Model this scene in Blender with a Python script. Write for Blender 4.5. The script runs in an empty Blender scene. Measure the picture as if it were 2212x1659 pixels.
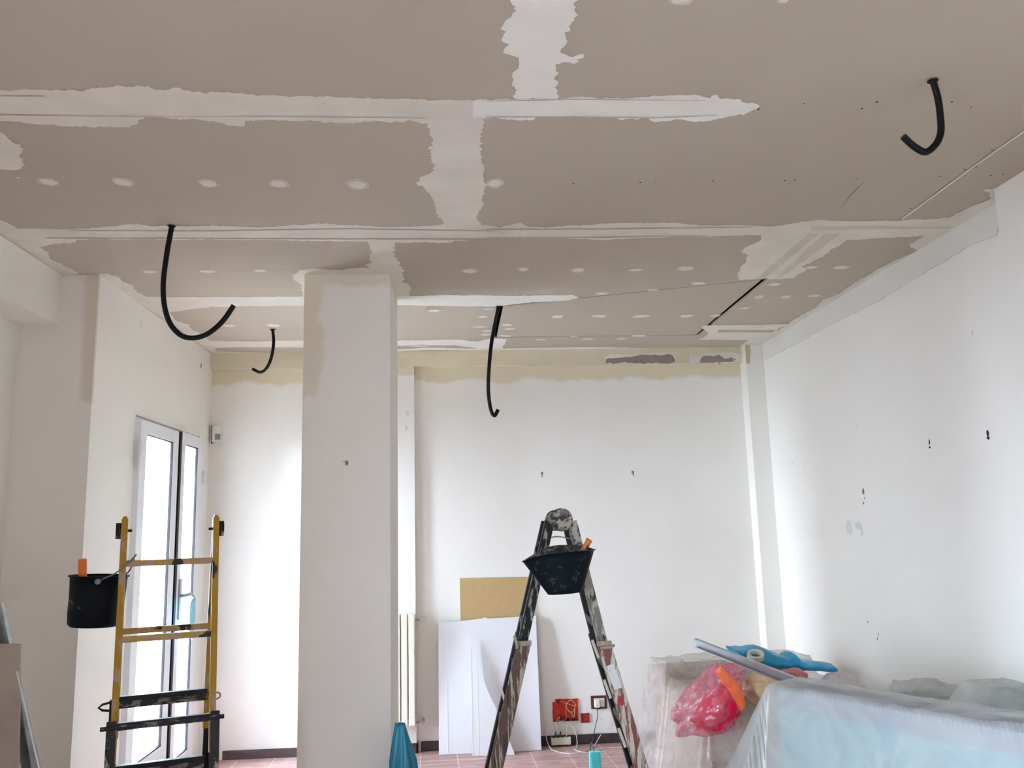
import bpy, bmesh, math, random
from mathutils import Vector, Matrix, noise
from mathutils.geometry import tessellate_polygon

# ------------------------------------------------------------------ scene, camera, light
scn = bpy.context.scene
COL = scn.collection
scn.view_settings.view_transform = 'Standard'
scn.view_settings.look = 'None'
scn.view_settings.gamma = 1.0
scn.view_settings.use_curve_mapping = False
scn.view_settings.exposure = 0.28
scn.cycles.use_denoising = True
scn.cycles.max_bounces = 14
scn.cycles.diffuse_bounces = 8
scn.cycles.transparent_max_bounces = 24
scn.cycles.caustics_reflective = False
scn.cycles.caustics_refractive = False
scn.cycles.sample_clamp_indirect = 8.0

cam_data = bpy.data.cameras.new('camera')
cam_data.sensor_width = 36.0
cam_data.sensor_fit = 'HORIZONTAL'
cam_data.lens = 1806.77 * 36.0 / 2212.0
cam_data.clip_start = 0.02
cam = bpy.data.objects.new('camera', cam_data)
COL.objects.link(cam)
ca = Vector((0.99761619, -0.06385115, -0.02617205))
cu = Vector((0.01508062, -0.16837165, 0.98560822))
cf = Vector((0.06733885, 0.9836534, 0.16700736))
cm = Matrix(((ca.x, cu.x, -cf.x, 0), (ca.y, cu.y, -cf.y, 0), (ca.z, cu.z, -cf.z, 1.60), (0, 0, 0, 1)))
cam.matrix_world = cm
scn.camera = cam

SKY = 98.0
world = bpy.data.worlds.new('overcast_sky')
scn.world = world
world.use_nodes = True
wn = world.node_tree
bg = wn.nodes['Background']
tc = wn.nodes.new('ShaderNodeTexCoord')
sx = wn.nodes.new('ShaderNodeSeparateXYZ')
rp = wn.nodes.new('ShaderNodeValToRGB')
wn.links.new(tc.outputs['Generated'], sx.inputs[0])
wn.links.new(sx.outputs['Z'], rp.inputs[0])
rp.color_ramp.elements[0].position = 0.0
rp.color_ramp.elements[0].color = (0.742, 0.836, 1.0, 1)
rp.color_ramp.elements[1].position = 0.6
rp.color_ramp.elements[1].color = (0.375, 0.475, 0.62, 1)
wn.links.new(rp.outputs[0], bg.inputs[0])
bg.inputs[1].default_value = SKY


def portal(name, loc, rot, sx_, sy_):
    l = bpy.data.lights.new(name, 'AREA')
    l.shape = 'RECTANGLE'
    l.size = sx_
    l.size_y = sy_
    l.cycles.is_portal = True
    o = bpy.data.objects.new(name, l)
    o.location = loc
    o.rotation_euler = rot
    COL.objects.link(o)
    return o


H90 = math.pi / 2
# the openings daylight comes through: the glazed door, the window beside the camera, the wide window behind it
portal('daylight_door', (-2.02, 5.60, 1.2), (0, -H90, 0), 2.3, 1.3)
portal('daylight_side_window', (-2.58, -0.5, 1.55), (0, -H90, 0), 1.5, 1.4)


# ------------------------------------------------------------------ materials
def mat(name, rgb, rough=0.8, metal=0.0, spec=0.3, bump=0.0, bscale=60.0, var=0.0, vscale=3.0, sub=None):
    m = bpy.data.materials.new(name)
    m.use_nodes = True
    nt = m.node_tree
    b = nt.nodes['Principled BSDF']
    b.inputs['Base Color'].default_value = (*rgb, 1)
    b.inputs['Roughness'].default_value = rough
    b.inputs['Metallic'].default_value = metal
    b.inputs['Specular IOR Level'].default_value = spec
    if var:
        g = nt.nodes.new('ShaderNodeNewGeometry')
        n = nt.nodes.new('ShaderNodeTexNoise')
        n.inputs['Scale'].default_value = vscale
        n.inputs['Detail'].default_value = 6
        nt.links.new(g.outputs['Position'], n.inputs['Vector'])
        r = nt.nodes.new('ShaderNodeValToRGB')
        lo = tuple(c * (1 - var) for c in rgb)
        hi = tuple(min(1, c * (1 + var)) for c in rgb)
        r.color_ramp.elements[0].position = 0.3
        r.color_ramp.elements[1].position = 0.7
        r.color_ramp.elements[0].color = (*lo, 1)
        r.color_ramp.elements[1].color = (*hi, 1)
        nt.links.new(n.outputs[0], r.inputs[0])
        nt.links.new(r.outputs[0], b.inputs['Base Color'])
    if bump:
        g2 = nt.nodes.new('ShaderNodeNewGeometry')
        n2 = nt.nodes.new('ShaderNodeTexNoise')
        n2.inputs['Scale'].default_value = bscale
        n2.inputs['Detail'].default_value = 4
        bp = nt.nodes.new('ShaderNodeBump')
        bp.inputs['Strength'].default_value = bump
        bp.inputs['Distance'].default_value = 0.003
        nt.links.new(g2.outputs['Position'], n2.inputs['Vector'])
        nt.links.new(n2.outputs[0], bp.inputs['Height'])
        nt.links.new(bp.outputs[0], b.inputs['Normal'])
    return m


def nd(nt, t, **kw):
    n = nt.nodes.new(t)
    for k, v in kw.items():
        setattr(n, k, v)
    return n


def splatter(name, base, paint, amount=0.5, scale=(30, 30, 30), rough=0.6, metal=0.0, detail=8.0, third=None, tamt=0.62, spec=0.3):
    """A base colour with dried splashes of a second colour over it."""
    m = mat(name, base, rough, metal, spec)
    nt = m.node_tree
    b = nt.nodes['Principled BSDF']
    g = nd(nt, 'ShaderNodeTexCoord')
    mp = nd(nt, 'ShaderNodeMapping')
    mp.inputs['Scale'].default_value = scale
    n = nd(nt, 'ShaderNodeTexNoise')
    n.inputs['Scale'].default_value = 1.0
    n.inputs['Detail'].default_value = detail
    n.inputs['Roughness'].default_value = 0.65
    nt.links.new(g.outputs['Object'], mp.inputs[0])
    nt.links.new(mp.outputs[0], n.inputs['Vector'])
    r = nd(nt, 'ShaderNodeValToRGB')
    r.color_ramp.elements[0].position = amount - 0.02
    r.color_ramp.elements[1].position = amount + 0.03
    r.color_ramp.elements[0].color = (*base, 1)
    r.color_ramp.elements[1].color = (*paint, 1)
    nt.links.new(n.outputs[0], r.inputs[0])
    out = r.outputs[0]
    if third:
        n2 = nd(nt, 'ShaderNodeTexNoise')
        n2.inputs['Scale'].default_value = 0.6
        n2.inputs['Detail'].default_value = 5
        mp2 = nd(nt, 'ShaderNodeMapping')
        mp2.inputs['Scale'].default_value = scale
        mp2.inputs['Location'].default_value = (5, 9, 3)
        nt.links.new(g.outputs['Object'], mp2.inputs[0])
        nt.links.new(mp2.outputs[0], n2.inputs['Vector'])
        r2 = nd(nt, 'ShaderNodeValToRGB')
        r2.color_ramp.elements[0].position = tamt - 0.02
        r2.color_ramp.elements[1].position = tamt + 0.02
        r2.color_ramp.elements[0].color = (0, 0, 0, 1)
        r2.color_ramp.elements[1].color = (1, 1, 1, 1)
        nt.links.new(n2.outputs[0], r2.inputs[0])
        mx = nd(nt, 'ShaderNodeMix', data_type='RGBA')
        nt.links.new(r2.outputs[0], mx.inputs[0])
        nt.links.new(out, mx.inputs[6])
        mx.inputs[7].default_value = (*third, 1)
        out = mx.outputs[2]
    nt.links.new(out, b.inputs['Base Color'])
    bp = nd(nt, 'ShaderNodeBump')
    bp.inputs['Strength'].default_value = 0.25
    bp.inputs['Distance'].default_value = 0.001
    nt.links.new(n.outputs[0], bp.inputs['Height'])
    nt.links.new(bp.outputs[0], b.inputs['Normal'])
    return m


def wall_material(name, stain_axis_z=None, amp=0.10, nscale=5.0, side=None, stain=(0.70, 0.63, 0.47), paint=(0.83, 0.804, 0.748), feather=0.03):
    """Matt wall paint; optional band of bare new plaster above a ragged line, or beside an edge."""
    m = mat(name, paint, 0.9, 0, 0.2, bump=0.25, bscale=120)
    nt = m.node_tree
    b = nt.nodes['Principled BSDF']
    g = nd(nt, 'ShaderNodeNewGeometry')
    n = nd(nt, 'ShaderNodeTexNoise')
    n.inputs['Scale'].default_value = 2.2
    n.inputs['Detail'].default_value = 5
    nt.links.new(g.outputs['Position'], n.inputs['Vector'])
    r = nd(nt, 'ShaderNodeValToRGB')
    r.color_ramp.elements[0].position = 0.25
    r.color_ramp.elements[1].position = 0.75
    r.color_ramp.elements[0].color = (*[c * 0.97 for c in paint], 1)
    r.color_ramp.elements[1].color = (*[min(1, c * 1.02) for c in paint], 1)
    nt.links.new(n.outputs[0], r.inputs[0])
    out = r.outputs[0]
    if stain_axis_z is not None or side is not None:
        n2 = nd(nt, 'ShaderNodeTexNoise')
        n2.inputs['Scale'].default_value = nscale
        n2.inputs['Detail'].default_value = 5
        n2.inputs['Roughness'].default_value = 0.6
        nt.links.new(g.outputs['Position'], n2.inputs['Vector'])
        sp = nd(nt, 'ShaderNodeSeparateXYZ')
        nt.links.new(g.outputs['Position'], sp.inputs[0])
        masks = []

        def thr(sock, edge, sgn, amp_):
            # sgn*(pos + amp*(noise-.5) - edge) / feather
            a = nd(nt, 'ShaderNodeMath', operation='MULTIPLY_ADD')
            nt.links.new(n2.outputs[0], a.inputs[0])
            a.inputs[1].default_value = amp_
            a.inputs[2].default_value = -0.5 * amp_ - edge
            c = nd(nt, 'ShaderNodeMath', operation='ADD')
            nt.links.new(sock, c.inputs[0])
            nt.links.new(a.outputs[0], c.inputs[1])
            d = nd(nt, 'ShaderNodeMath', operation='MULTIPLY', use_clamp=True)
            nt.links.new(c.outputs[0], d.inputs[0])
            d.inputs[1].default_value = sgn / feather
            return d.outputs[0]
        if stain_axis_z is not None:
            masks.append(thr(sp.outputs['Z'], stain_axis_z, 1, amp))
        if side is not None:
            a1 = thr(sp.outputs[side[0]], side[1], side[2], side[3])
            a2 = thr(sp.outputs['Z'], side[4], 1, 0.2)
            mm = nd(nt, 'ShaderNodeMath', operation='MULTIPLY')
            nt.links.new(a1, mm.inputs[0])
            nt.links.new(a2, mm.inputs[1])
            masks.append(mm.outputs[0])
        mk = masks[0]
        if len(masks) > 1:
            mm = nd(nt, 'ShaderNodeMath', operation='MAXIMUM')
            nt.links.new(masks[0], mm.inputs[0])
            nt.links.new(masks[1], mm.inputs[1])
            mk = mm.outputs[0]
        mx = nd(nt, 'ShaderNodeMix', data_type='RGBA')
        nt.links.new(mk, mx.inputs[0])
        nt.links.new(out, mx.inputs[6])
        mx.inputs[7].default_value = (*stain, 1)
        out = mx.outputs[2]
    nt.links.new(out, b.inputs['Base Color'])
    return m


M = {}
M['wall'] = wall_material('matt_white_wall_paint')
M['wall_far'] = wall_material('far_wall_paint_with_bare_plaster_band', 2.715, 0.16, 4.0)
M['bulkhead'] = mat('bare_buff_plaster', (0.68, 0.61, 0.45), 0.9, var=0.08, vscale=4)
M['pilaster'] = wall_material('pilaster_paint_with_bare_plaster', 2.76, 0.12, 6.0)
M['column'] = wall_material('column_paint_with_bare_plaster', 2.885, 0.14, 5.0, side=('X', -0.70, -1, 0.16, 2.3), stain=(0.74, 0.685, 0.56))
M['pier'] = wall_material('pier_paint_with_bare_plaster', 2.95, 0.1, 5.0, side=('X', -1.955, 1, 0.08, 2.25), stain=(0.70, 0.64, 0.54))
M['buffpatch'] = mat('dark_buff_plaster_patch', (0.50, 0.43, 0.28), 0.9)
M['newstrip'] = mat('new_plaster_strip', (0.72, 0.70, 0.64), 0.9, var=0.03, bump=0.2)
M['drywall'] = mat('plasterboard_grey_paper', (0.475, 0.42, 0.335), 0.9, spec=0.2, var=0.025, vscale=1.2, bump=0.1, bscale=300)
M['compound'] = mat('joint_compound', (0.75, 0.72, 0.63), 0.85, spec=0.2, var=0.06, vscale=6, bump=0.4, bscale=40)
M['fresh'] = mat('fresh_joint_compound', (0.87, 0.865, 0.79), 0.8, spec=0.25, var=0.04, vscale=7, bump=0.4, bscale=40)
M['skim'] = mat('thin_skim_of_compound', (0.60, 0.55, 0.47), 0.85, spec=0.2, var=0.07, vscale=12)
M['tape'] = mat('damp_taped_joint', (0.63, 0.58, 0.46), 0.85, var=0.08, vscale=8)
M['tapeline'] = mat('tape_edge_line', (0.50, 0.47, 0.41), 0.9)
M['darkhole'] = mat('dark_hole', (0.02, 0.018, 0.016), 0.9)
M['chip'] = mat('damaged_plaster', (0.22, 0.19, 0.16), 0.9, var=0.5, vscale=80)
M['faintchip'] = mat('faint_patch', (0.66, 0.65, 0.62), 0.9)
M['brownpaper'] = mat('exposed_plasterboard_paper', (0.27, 0.215, 0.175), 0.9, var=0.1, vscale=20)
M['conduit'] = mat('black_corrugated_plastic', (0.005, 0.006, 0.006), 0.5, spec=0.2)
M['conduit_dust'] = splatter('dusty_black_corrugated_plastic', (0.005, 0.006, 0.006), (0.20, 0.19, 0.18), 0.66, (25, 25, 25), 0.5, spec=0.2)
M['plenum'] = mat('cavity_shade_black_slab', (0.015, 0.013, 0.012), 0.95)  # near-black colour stands in for the shade inside the ceiling cavity
M['white_frame'] = mat('white_lacquered_frame', (0.78, 0.79, 0.80), 0.4, spec=0.5)
M['gasket'] = mat('black_gasket', (0.008, 0.008, 0.009), 0.6)
M['base'] = mat('dark_brown_skirting', (0.045, 0.026, 0.026), 0.55, spec=0.5, var=0.25, vscale=25)
M['radiator'] = mat('cream_enamel', (0.80, 0.77, 0.65), 0.35, spec=0.5)
M['brass'] = mat('dull_brass_valve', (0.45, 0.40, 0.32), 0.4, metal=0.8)
M['valve_white'] = mat('white_valve_knob', (0.7, 0.68, 0.62), 0.5)
M['pb_white'] = mat('plasterboard_ivory_face', (0.77, 0.765, 0.775), 0.85, var=0.015, vscale=5)
M['pb_cut'] = mat('gypsum_edge_and_highlight', (0.86, 0.85, 0.82), 0.9)
M['pb_brown'] = mat('plasterboard_back_paper', (0.46, 0.315, 0.15), 0.9, var=0.04, vscale=30)
M['redbox'] = splatter('red_junction_box_plastic', (0.50, 0.030, 0.012), (0.42, 0.25, 0.18), 0.64, (22, 22, 9), 0.5, third=(0.20, 0.018, 0.010), tamt=0.55)
M['redbox_small'] = mat('dark_red_junction_box', (0.30, 0.025, 0.018), 0.6, var=0.2, vscale=40)
M['brownplate'] = mat('brown_socket_plate', (0.10, 0.035, 0.02), 0.4)
M['whiteplastic'] = mat('white_plastic', (0.75, 0.74, 0.72), 0.4)
M['creamplastic'] = mat('cream_plastic', (0.62, 0.60, 0.50), 0.45)
M['cable_white'] = mat('white_cable', (0.66, 0.64, 0.58), 0.5)
M['cable_buff'] = mat('buff_cable', (0.60, 0.45, 0.30), 0.5)
M['cable_grey'] = mat('dark_grey_cable', (0.06, 0.06, 0.065), 0.5)
M['turquoise'] = mat('turquoise_plastic', (0.10, 0.72, 0.74), 0.4, spec=0.5)
M['yellow'] = splatter('yellow_ladder_paint', (0.36, 0.20, 0.008), (0.36, 0.27, 0.16), 0.55, (22, 22, 9), 0.55, third=(0.03, 0.02, 0.012), tamt=0.62)
M['yellow_rung'] = splatter('worn_yellow_rung', (0.42, 0.27, 0.06), (0.40, 0.27, 0.19), 0.50, (22, 22, 22), 0.55, third=(0.03, 0.022, 0.015), tamt=0.62)
M['blackpaint'] = splatter('black_ladder_paint_with_splashes', (0.014, 0.013, 0.015), (0.30, 0.28, 0.25), 0.58, (26, 26, 16), 0.5)
M['blackrung'] = splatter('black_ladder_rung_with_plaster', (0.022, 0.020, 0.028), (0.20, 0.185, 0.15), 0.52, (14, 14, 34), 0.55)
M['black_clean'] = mat('black_ladder_paint', (0.012, 0.011, 0.011), 0.5)
M['cream_stile'] = splatter('cream_splashed_black_stile', (0.36, 0.34, 0.28), (0.012, 0.012, 0.012), 0.50, (38, 38, 12), 0.6, third=(0.17, 0.155, 0.13), tamt=0.54)
M['disc'] = splatter('paint_blotched_hinge_disc', (0.03, 0.03, 0.026), (0.33, 0.30, 0.24), 0.50, (34, 34, 34), 0.6, third=(0.15, 0.14, 0.11), tamt=0.54)
M['discstar'] = mat('cream_blotched_knob', (0.40, 0.37, 0.30), 0.6, var=0.2, vscale=60)
M['black_stile'] = splatter('black_stile_with_grey_smears', (0.010, 0.011, 0.012), (0.26, 0.25, 0.21), 0.53, (38, 38, 12), 0.55, spec=0.2)
M['brown_stile'] = splatter('brown_wood_stile', (0.085, 0.050, 0.038), (0.33, 0.29, 0.21), 0.53, (70, 70, 7), 0.65, third=(0.04, 0.025, 0.02), tamt=0.62)
M['red_stile'] = splatter('worn_red_brown_stile', (0.19, 0.075, 0.06), (0.50, 0.47, 0.39), 0.515, (60, 60, 8), 0.65, third=(0.33, 0.30, 0.24), tamt=0.62)
M['sticker'] = splatter('scuffed_white_sticker', (0.62, 0.65, 0.66), (0.30, 0.34, 0.40), 0.62, (50, 50, 50), 0.5)
M['redmark'] = mat('crimson_paint_mark', (0.36, 0.03, 0.05), 0.6, var=0.2, vscale=60)
M['strap'] = mat('grubby_cord', (0.30, 0.26, 0.20), 0.85, var=0.3, vscale=60)
M['bucket'] = splatter('black_rubber_bucket', (0.003, 0.005, 0.008), (0.09, 0.10, 0.12), 0.655, (20, 20, 20), 0.6, spec=0.12)
M['bucket2'] = splatter('black_rubber_bucket_dusty', (0.003, 0.007, 0.010), (0.035, 0.055, 0.065), 0.60, (34, 34, 34), 0.6, spec=0.12)
M['bucket_in'] = splatter('plaster_coated_rim', (0.03, 0.03, 0.03), (0.16, 0.15, 0.14), 0.54, (60, 60, 60), 0.8)
M['wire'] = mat('galvanised_wire', (0.20, 0.20, 0.20), 0.4, metal=0.7)
M['orange'] = mat('orange_plastic_handle', (0.72, 0.16, 0.02), 0.5, var=0.1, vscale=30)
M['orange_wood'] = splatter('orange_handle_with_plaster', (0.60, 0.17, 0.03), (0.06, 0.06, 0.06), 0.5, (40, 40, 40), 0.6)
M['red_plastic'] = mat('dark_red_plastic', (0.25, 0.02, 0.02), 0.5)
M['galv'] = mat('galvanised_steel_profile', (0.48, 0.51, 0.53), 0.38, metal=0.75, var=0.12, vscale=12)
M['galv_dark'] = mat('galvanised_steel_profile_dull', (0.30, 0.33, 0.33), 0.45, metal=0.6, var=0.25, vscale=20)
M['pb_pink'] = mat('dusty_pinkish_plasterboard', (0.40, 0.335, 0.29), 0.9, var=0.12, vscale=7)
M['sofa_blue'] = mat('pale_blue_upholstery', (0.28, 0.50, 0.56), 0.85, var=0.10, vscale=5)
M['sofa_band'] = mat('grey_mauve_trim', (0.33, 0.36, 0.44), 0.85)
M['sofa_grey'] = mat('grey_green_upholstery', (0.27, 0.32, 0.31), 0.85, var=0.1, vscale=6)
M['beige'] = mat('beige_upholstery', (0.55, 0.43, 0.35), 0.85, var=0.08, vscale=6)
M['carton'] = mat('brown_cardboard', (0.33, 0.20, 0.13), 0.85)
M['teal'] = mat('teal_blue_plastic_sheet', (0.0, 0.20, 0.31), 0.35, spec=0.5, var=0.18, vscale=5)
M['bluecloth'] = mat('blue_plastic_sheet', (0.025, 0.34, 0.58), 0.4, spec=0.4, var=0.22, vscale=9)
M['papertape'] = mat('masking_tape_roll', (0.62, 0.64, 0.54), 0.6)
M['skyblue'] = mat('pale_blue_rag', (0.30, 0.58, 0.68), 0.7)
M['handle'] = mat('satin_grey_handle', (0.30, 0.32, 0.34), 0.35, metal=0.3)
M['concrete'] = mat('pale_outdoor_paving', (0.42, 0.41, 0.40), 0.9, var=0.05)
M['soffit'] = mat('porch_soffit_paint', (0.40, 0.37, 0.36), 0.9)
M['outwall'] = mat('outdoor_render', (0.55, 0.52, 0.48), 0.9)


def glass():
    m = bpy.data.materials.new('clear_window_glass')
    m.use_nodes = True
    nt = m.node_tree
    nt.nodes.clear()
    o = nd(nt, 'ShaderNodeOutputMaterial')
    t = nd(nt, 'ShaderNodeBsdfTransparent')
    t.inputs[0].default_value = (0.93, 0.95, 0.95, 1)
    g = nd(nt, 'ShaderNodeBsdfGlossy')
    g.inputs['Roughness'].default_value = 0.02
    mx = nd(nt, 'ShaderNodeMixShader')
    mx.inputs[0].default_value = 0.06
    nt.links.new(t.outputs[0], mx.inputs[1])
    nt.links.new(g.outputs[0], mx.inputs[2])
    nt.links.new(mx.outputs[0], o.inputs[0])
    return m


def film(name, rgb, clear, rough=0.3, gl=0.12, scale=9.0, vary=0.25, bump=0.35):
    """Thin plastic film: part see-through, part milky, a little shiny and unevenly creased."""
    m = bpy.data.materials.new(name)
    m.use_nodes = True
    nt = m.node_tree
    nt.nodes.clear()
    o = nd(nt, 'ShaderNodeOutputMaterial')
    t = nd(nt, 'ShaderNodeBsdfTransparent')
    d = nd(nt, 'ShaderNodeBsdfDiffuse')
    d.inputs[0].default_value = (*rgb, 1)
    tl = nd(nt, 'ShaderNodeBsdfTranslucent')
    tl.inputs[0].default_value = (*rgb, 1)
    m0 = nd(nt, 'ShaderNodeMixShader')
    m0.inputs[0].default_value = 0.35
    nt.links.new(d.outputs[0], m0.inputs[1])
    nt.links.new(tl.outputs[0], m0.inputs[2])
    gg = nd(nt, 'ShaderNodeBsdfGlossy')
    gg.inputs['Roughness'].default_value = rough
    m1 = nd(nt, 'ShaderNodeMixShader')
    m1.inputs[0].default_value = gl
    nt.links.new(m0.outputs[0], m1.inputs[1])
    nt.links.new(gg.outputs[0], m1.inputs[2])
    g = nd(nt, 'ShaderNodeNewGeometry')
    n = nd(nt, 'ShaderNodeTexNoise')
    n.inputs['Scale'].default_value = scale
    n.inputs['Detail'].default_value = 7
    n.inputs['Distortion'].default_value = 0.8
    nt.links.new(g.outputs['Position'], n.inputs['Vector'])
    mr = nd(nt, 'ShaderNodeMapRange')
    mr.inputs['From Min'].default_value = 0.3
    mr.inputs['From Max'].default_value = 0.7
    mr.inputs['To Min'].default_value = clear + vary / 2
    mr.inputs['To Max'].default_value = clear - vary / 2
    nt.links.new(n.outputs[0], mr.inputs[0])
    m2 = nd(nt, 'ShaderNodeMixShader')
    nt.links.new(mr.outputs[0], m2.inputs[0])
    nt.links.new(m1.outputs[0], m2.inputs[1])
    nt.links.new(t.outputs[0], m2.inputs[2])
    bp = nd(nt, 'ShaderNodeBump')
    bp.inputs['Strength'].default_value = bump
    bp.inputs['Distance'].default_value = 0.01
    nt.links.new(n.outputs[0], bp.inputs['Height'])
    for s in (d, tl, gg):
        nt.links.new(bp.outputs[0], s.inputs['Normal'])
    nt.links.new(m2.outputs[0], o.inputs[0])
    return m


M['glass'] = glass()
M['film'] = film('milky_dust_sheet_plastic', (0.80, 0.83, 0.81), 0.48, 0.35, 0.08, 5.0, 0.28, 0.15)
M['film_clear'] = film('clear_crinkled_plastic', (0.80, 0.75, 0.72), 0.55, 0.22, 0.14, 7, 0.3, 0.4)
M['film_pink'] = film('pink_plastic_bag_film', (0.95, 0.32, 0.44), 0.52, 0.22, 0.18, 18, 0.5, 1.0)
M['red_content'] = mat('crimson_bundle', (0.72, 0.010, 0.06), 0.6, spec=0.3, var=0.2, vscale=14)
M['orange_film'] = mat('orange_plastic_bag', (0.85, 0.16, 0.05), 0.35, spec=0.5, var=0.12, vscale=16)
M['ochre'] = mat('ochre_plastic_sack', (0.58, 0.42, 0.24), 0.35, spec=0.5, var=0.12, vscale=12)
M['mauve'] = mat('mauve_plastic_wrapped_bundle', (0.5, 0.16, 0.17), 0.4, var=0.2, vscale=12)


def tile_material():
    m = mat('terracotta_floor_tiles', (0.4, 0.25, 0.2), 0.45, spec=0.5)
    nt = m.node_tree
    b = nt.nodes['Principled BSDF']
    g = nd(nt, 'ShaderNodeNewGeometry')
    mp = nd(nt, 'ShaderNodeMapping')
    mp.inputs['Location'].default_value = (0.035, -6.20, 0)
    mp.inputs['Rotation'].default_value = (0, 0, -0.04)
    nt.links.new(g.outputs['Position'], mp.inputs[0])
    bk = nd(nt, 'ShaderNodeTexBrick')
    bk.offset = 0.0
    bk.inputs['Color1'].default_value = (0.42, 0.27, 0.245, 1)
    bk.inputs['Color2'].default_value = (0.48, 0.33, 0.30, 1)
    bk.inputs['Mortar'].default_value = (0.62, 0.56, 0.52, 1)
    bk.inputs['Scale'].default_value = 1.0
    bk.inputs['Mortar Size'].default_value = 0.004
    bk.inputs['Mortar Smooth'].default_value = 0.1
    bk.inputs['Brick Width'].default_value = 0.26
    bk.inputs['Row Height'].default_value = 0.52
    nt.links.new(mp.outputs[0], bk.inputs['Vector'])
    n = nd(nt, 'ShaderNodeTexNoise')
    n.inputs['Scale'].default_value = 6
    n.inputs['Detail'].default_value = 6
    mp2 = nd(nt, 'ShaderNodeMapping')
    mp2.inputs['Scale'].default_value = (1, 3.5, 1)
    nt.links.new(g.outputs['Position'], mp2.inputs[0])
    nt.links.new(mp2.outputs[0], n.inputs['Vector'])
    r = nd(nt, 'ShaderNodeValToRGB')
    r.color_ramp.elements[0].position = 0.35
    r.color_ramp.elements[1].position = 0.65
    r.color_ramp.elements[0].color = (0.78, 0.62, 0.60, 1)
    r.color_ramp.elements[1].color = (1.1, 1.08, 1.08, 1)
    nt.links.new(n.outputs[0], r.inputs[0])
    mx = nd(nt, 'ShaderNodeMix', data_type='RGBA', blend_type='MULTIPLY')
    mx.inputs[0].default_value = 1.0
    nt.links.new(bk.outputs[0], mx.inputs[6])
    nt.links.new(r.outputs[0], mx.inputs[7])
    nt.links.new(mx.outputs[2], b.inputs['Base Color'])
    return m


M['tiles'] = tile_material()


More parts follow.
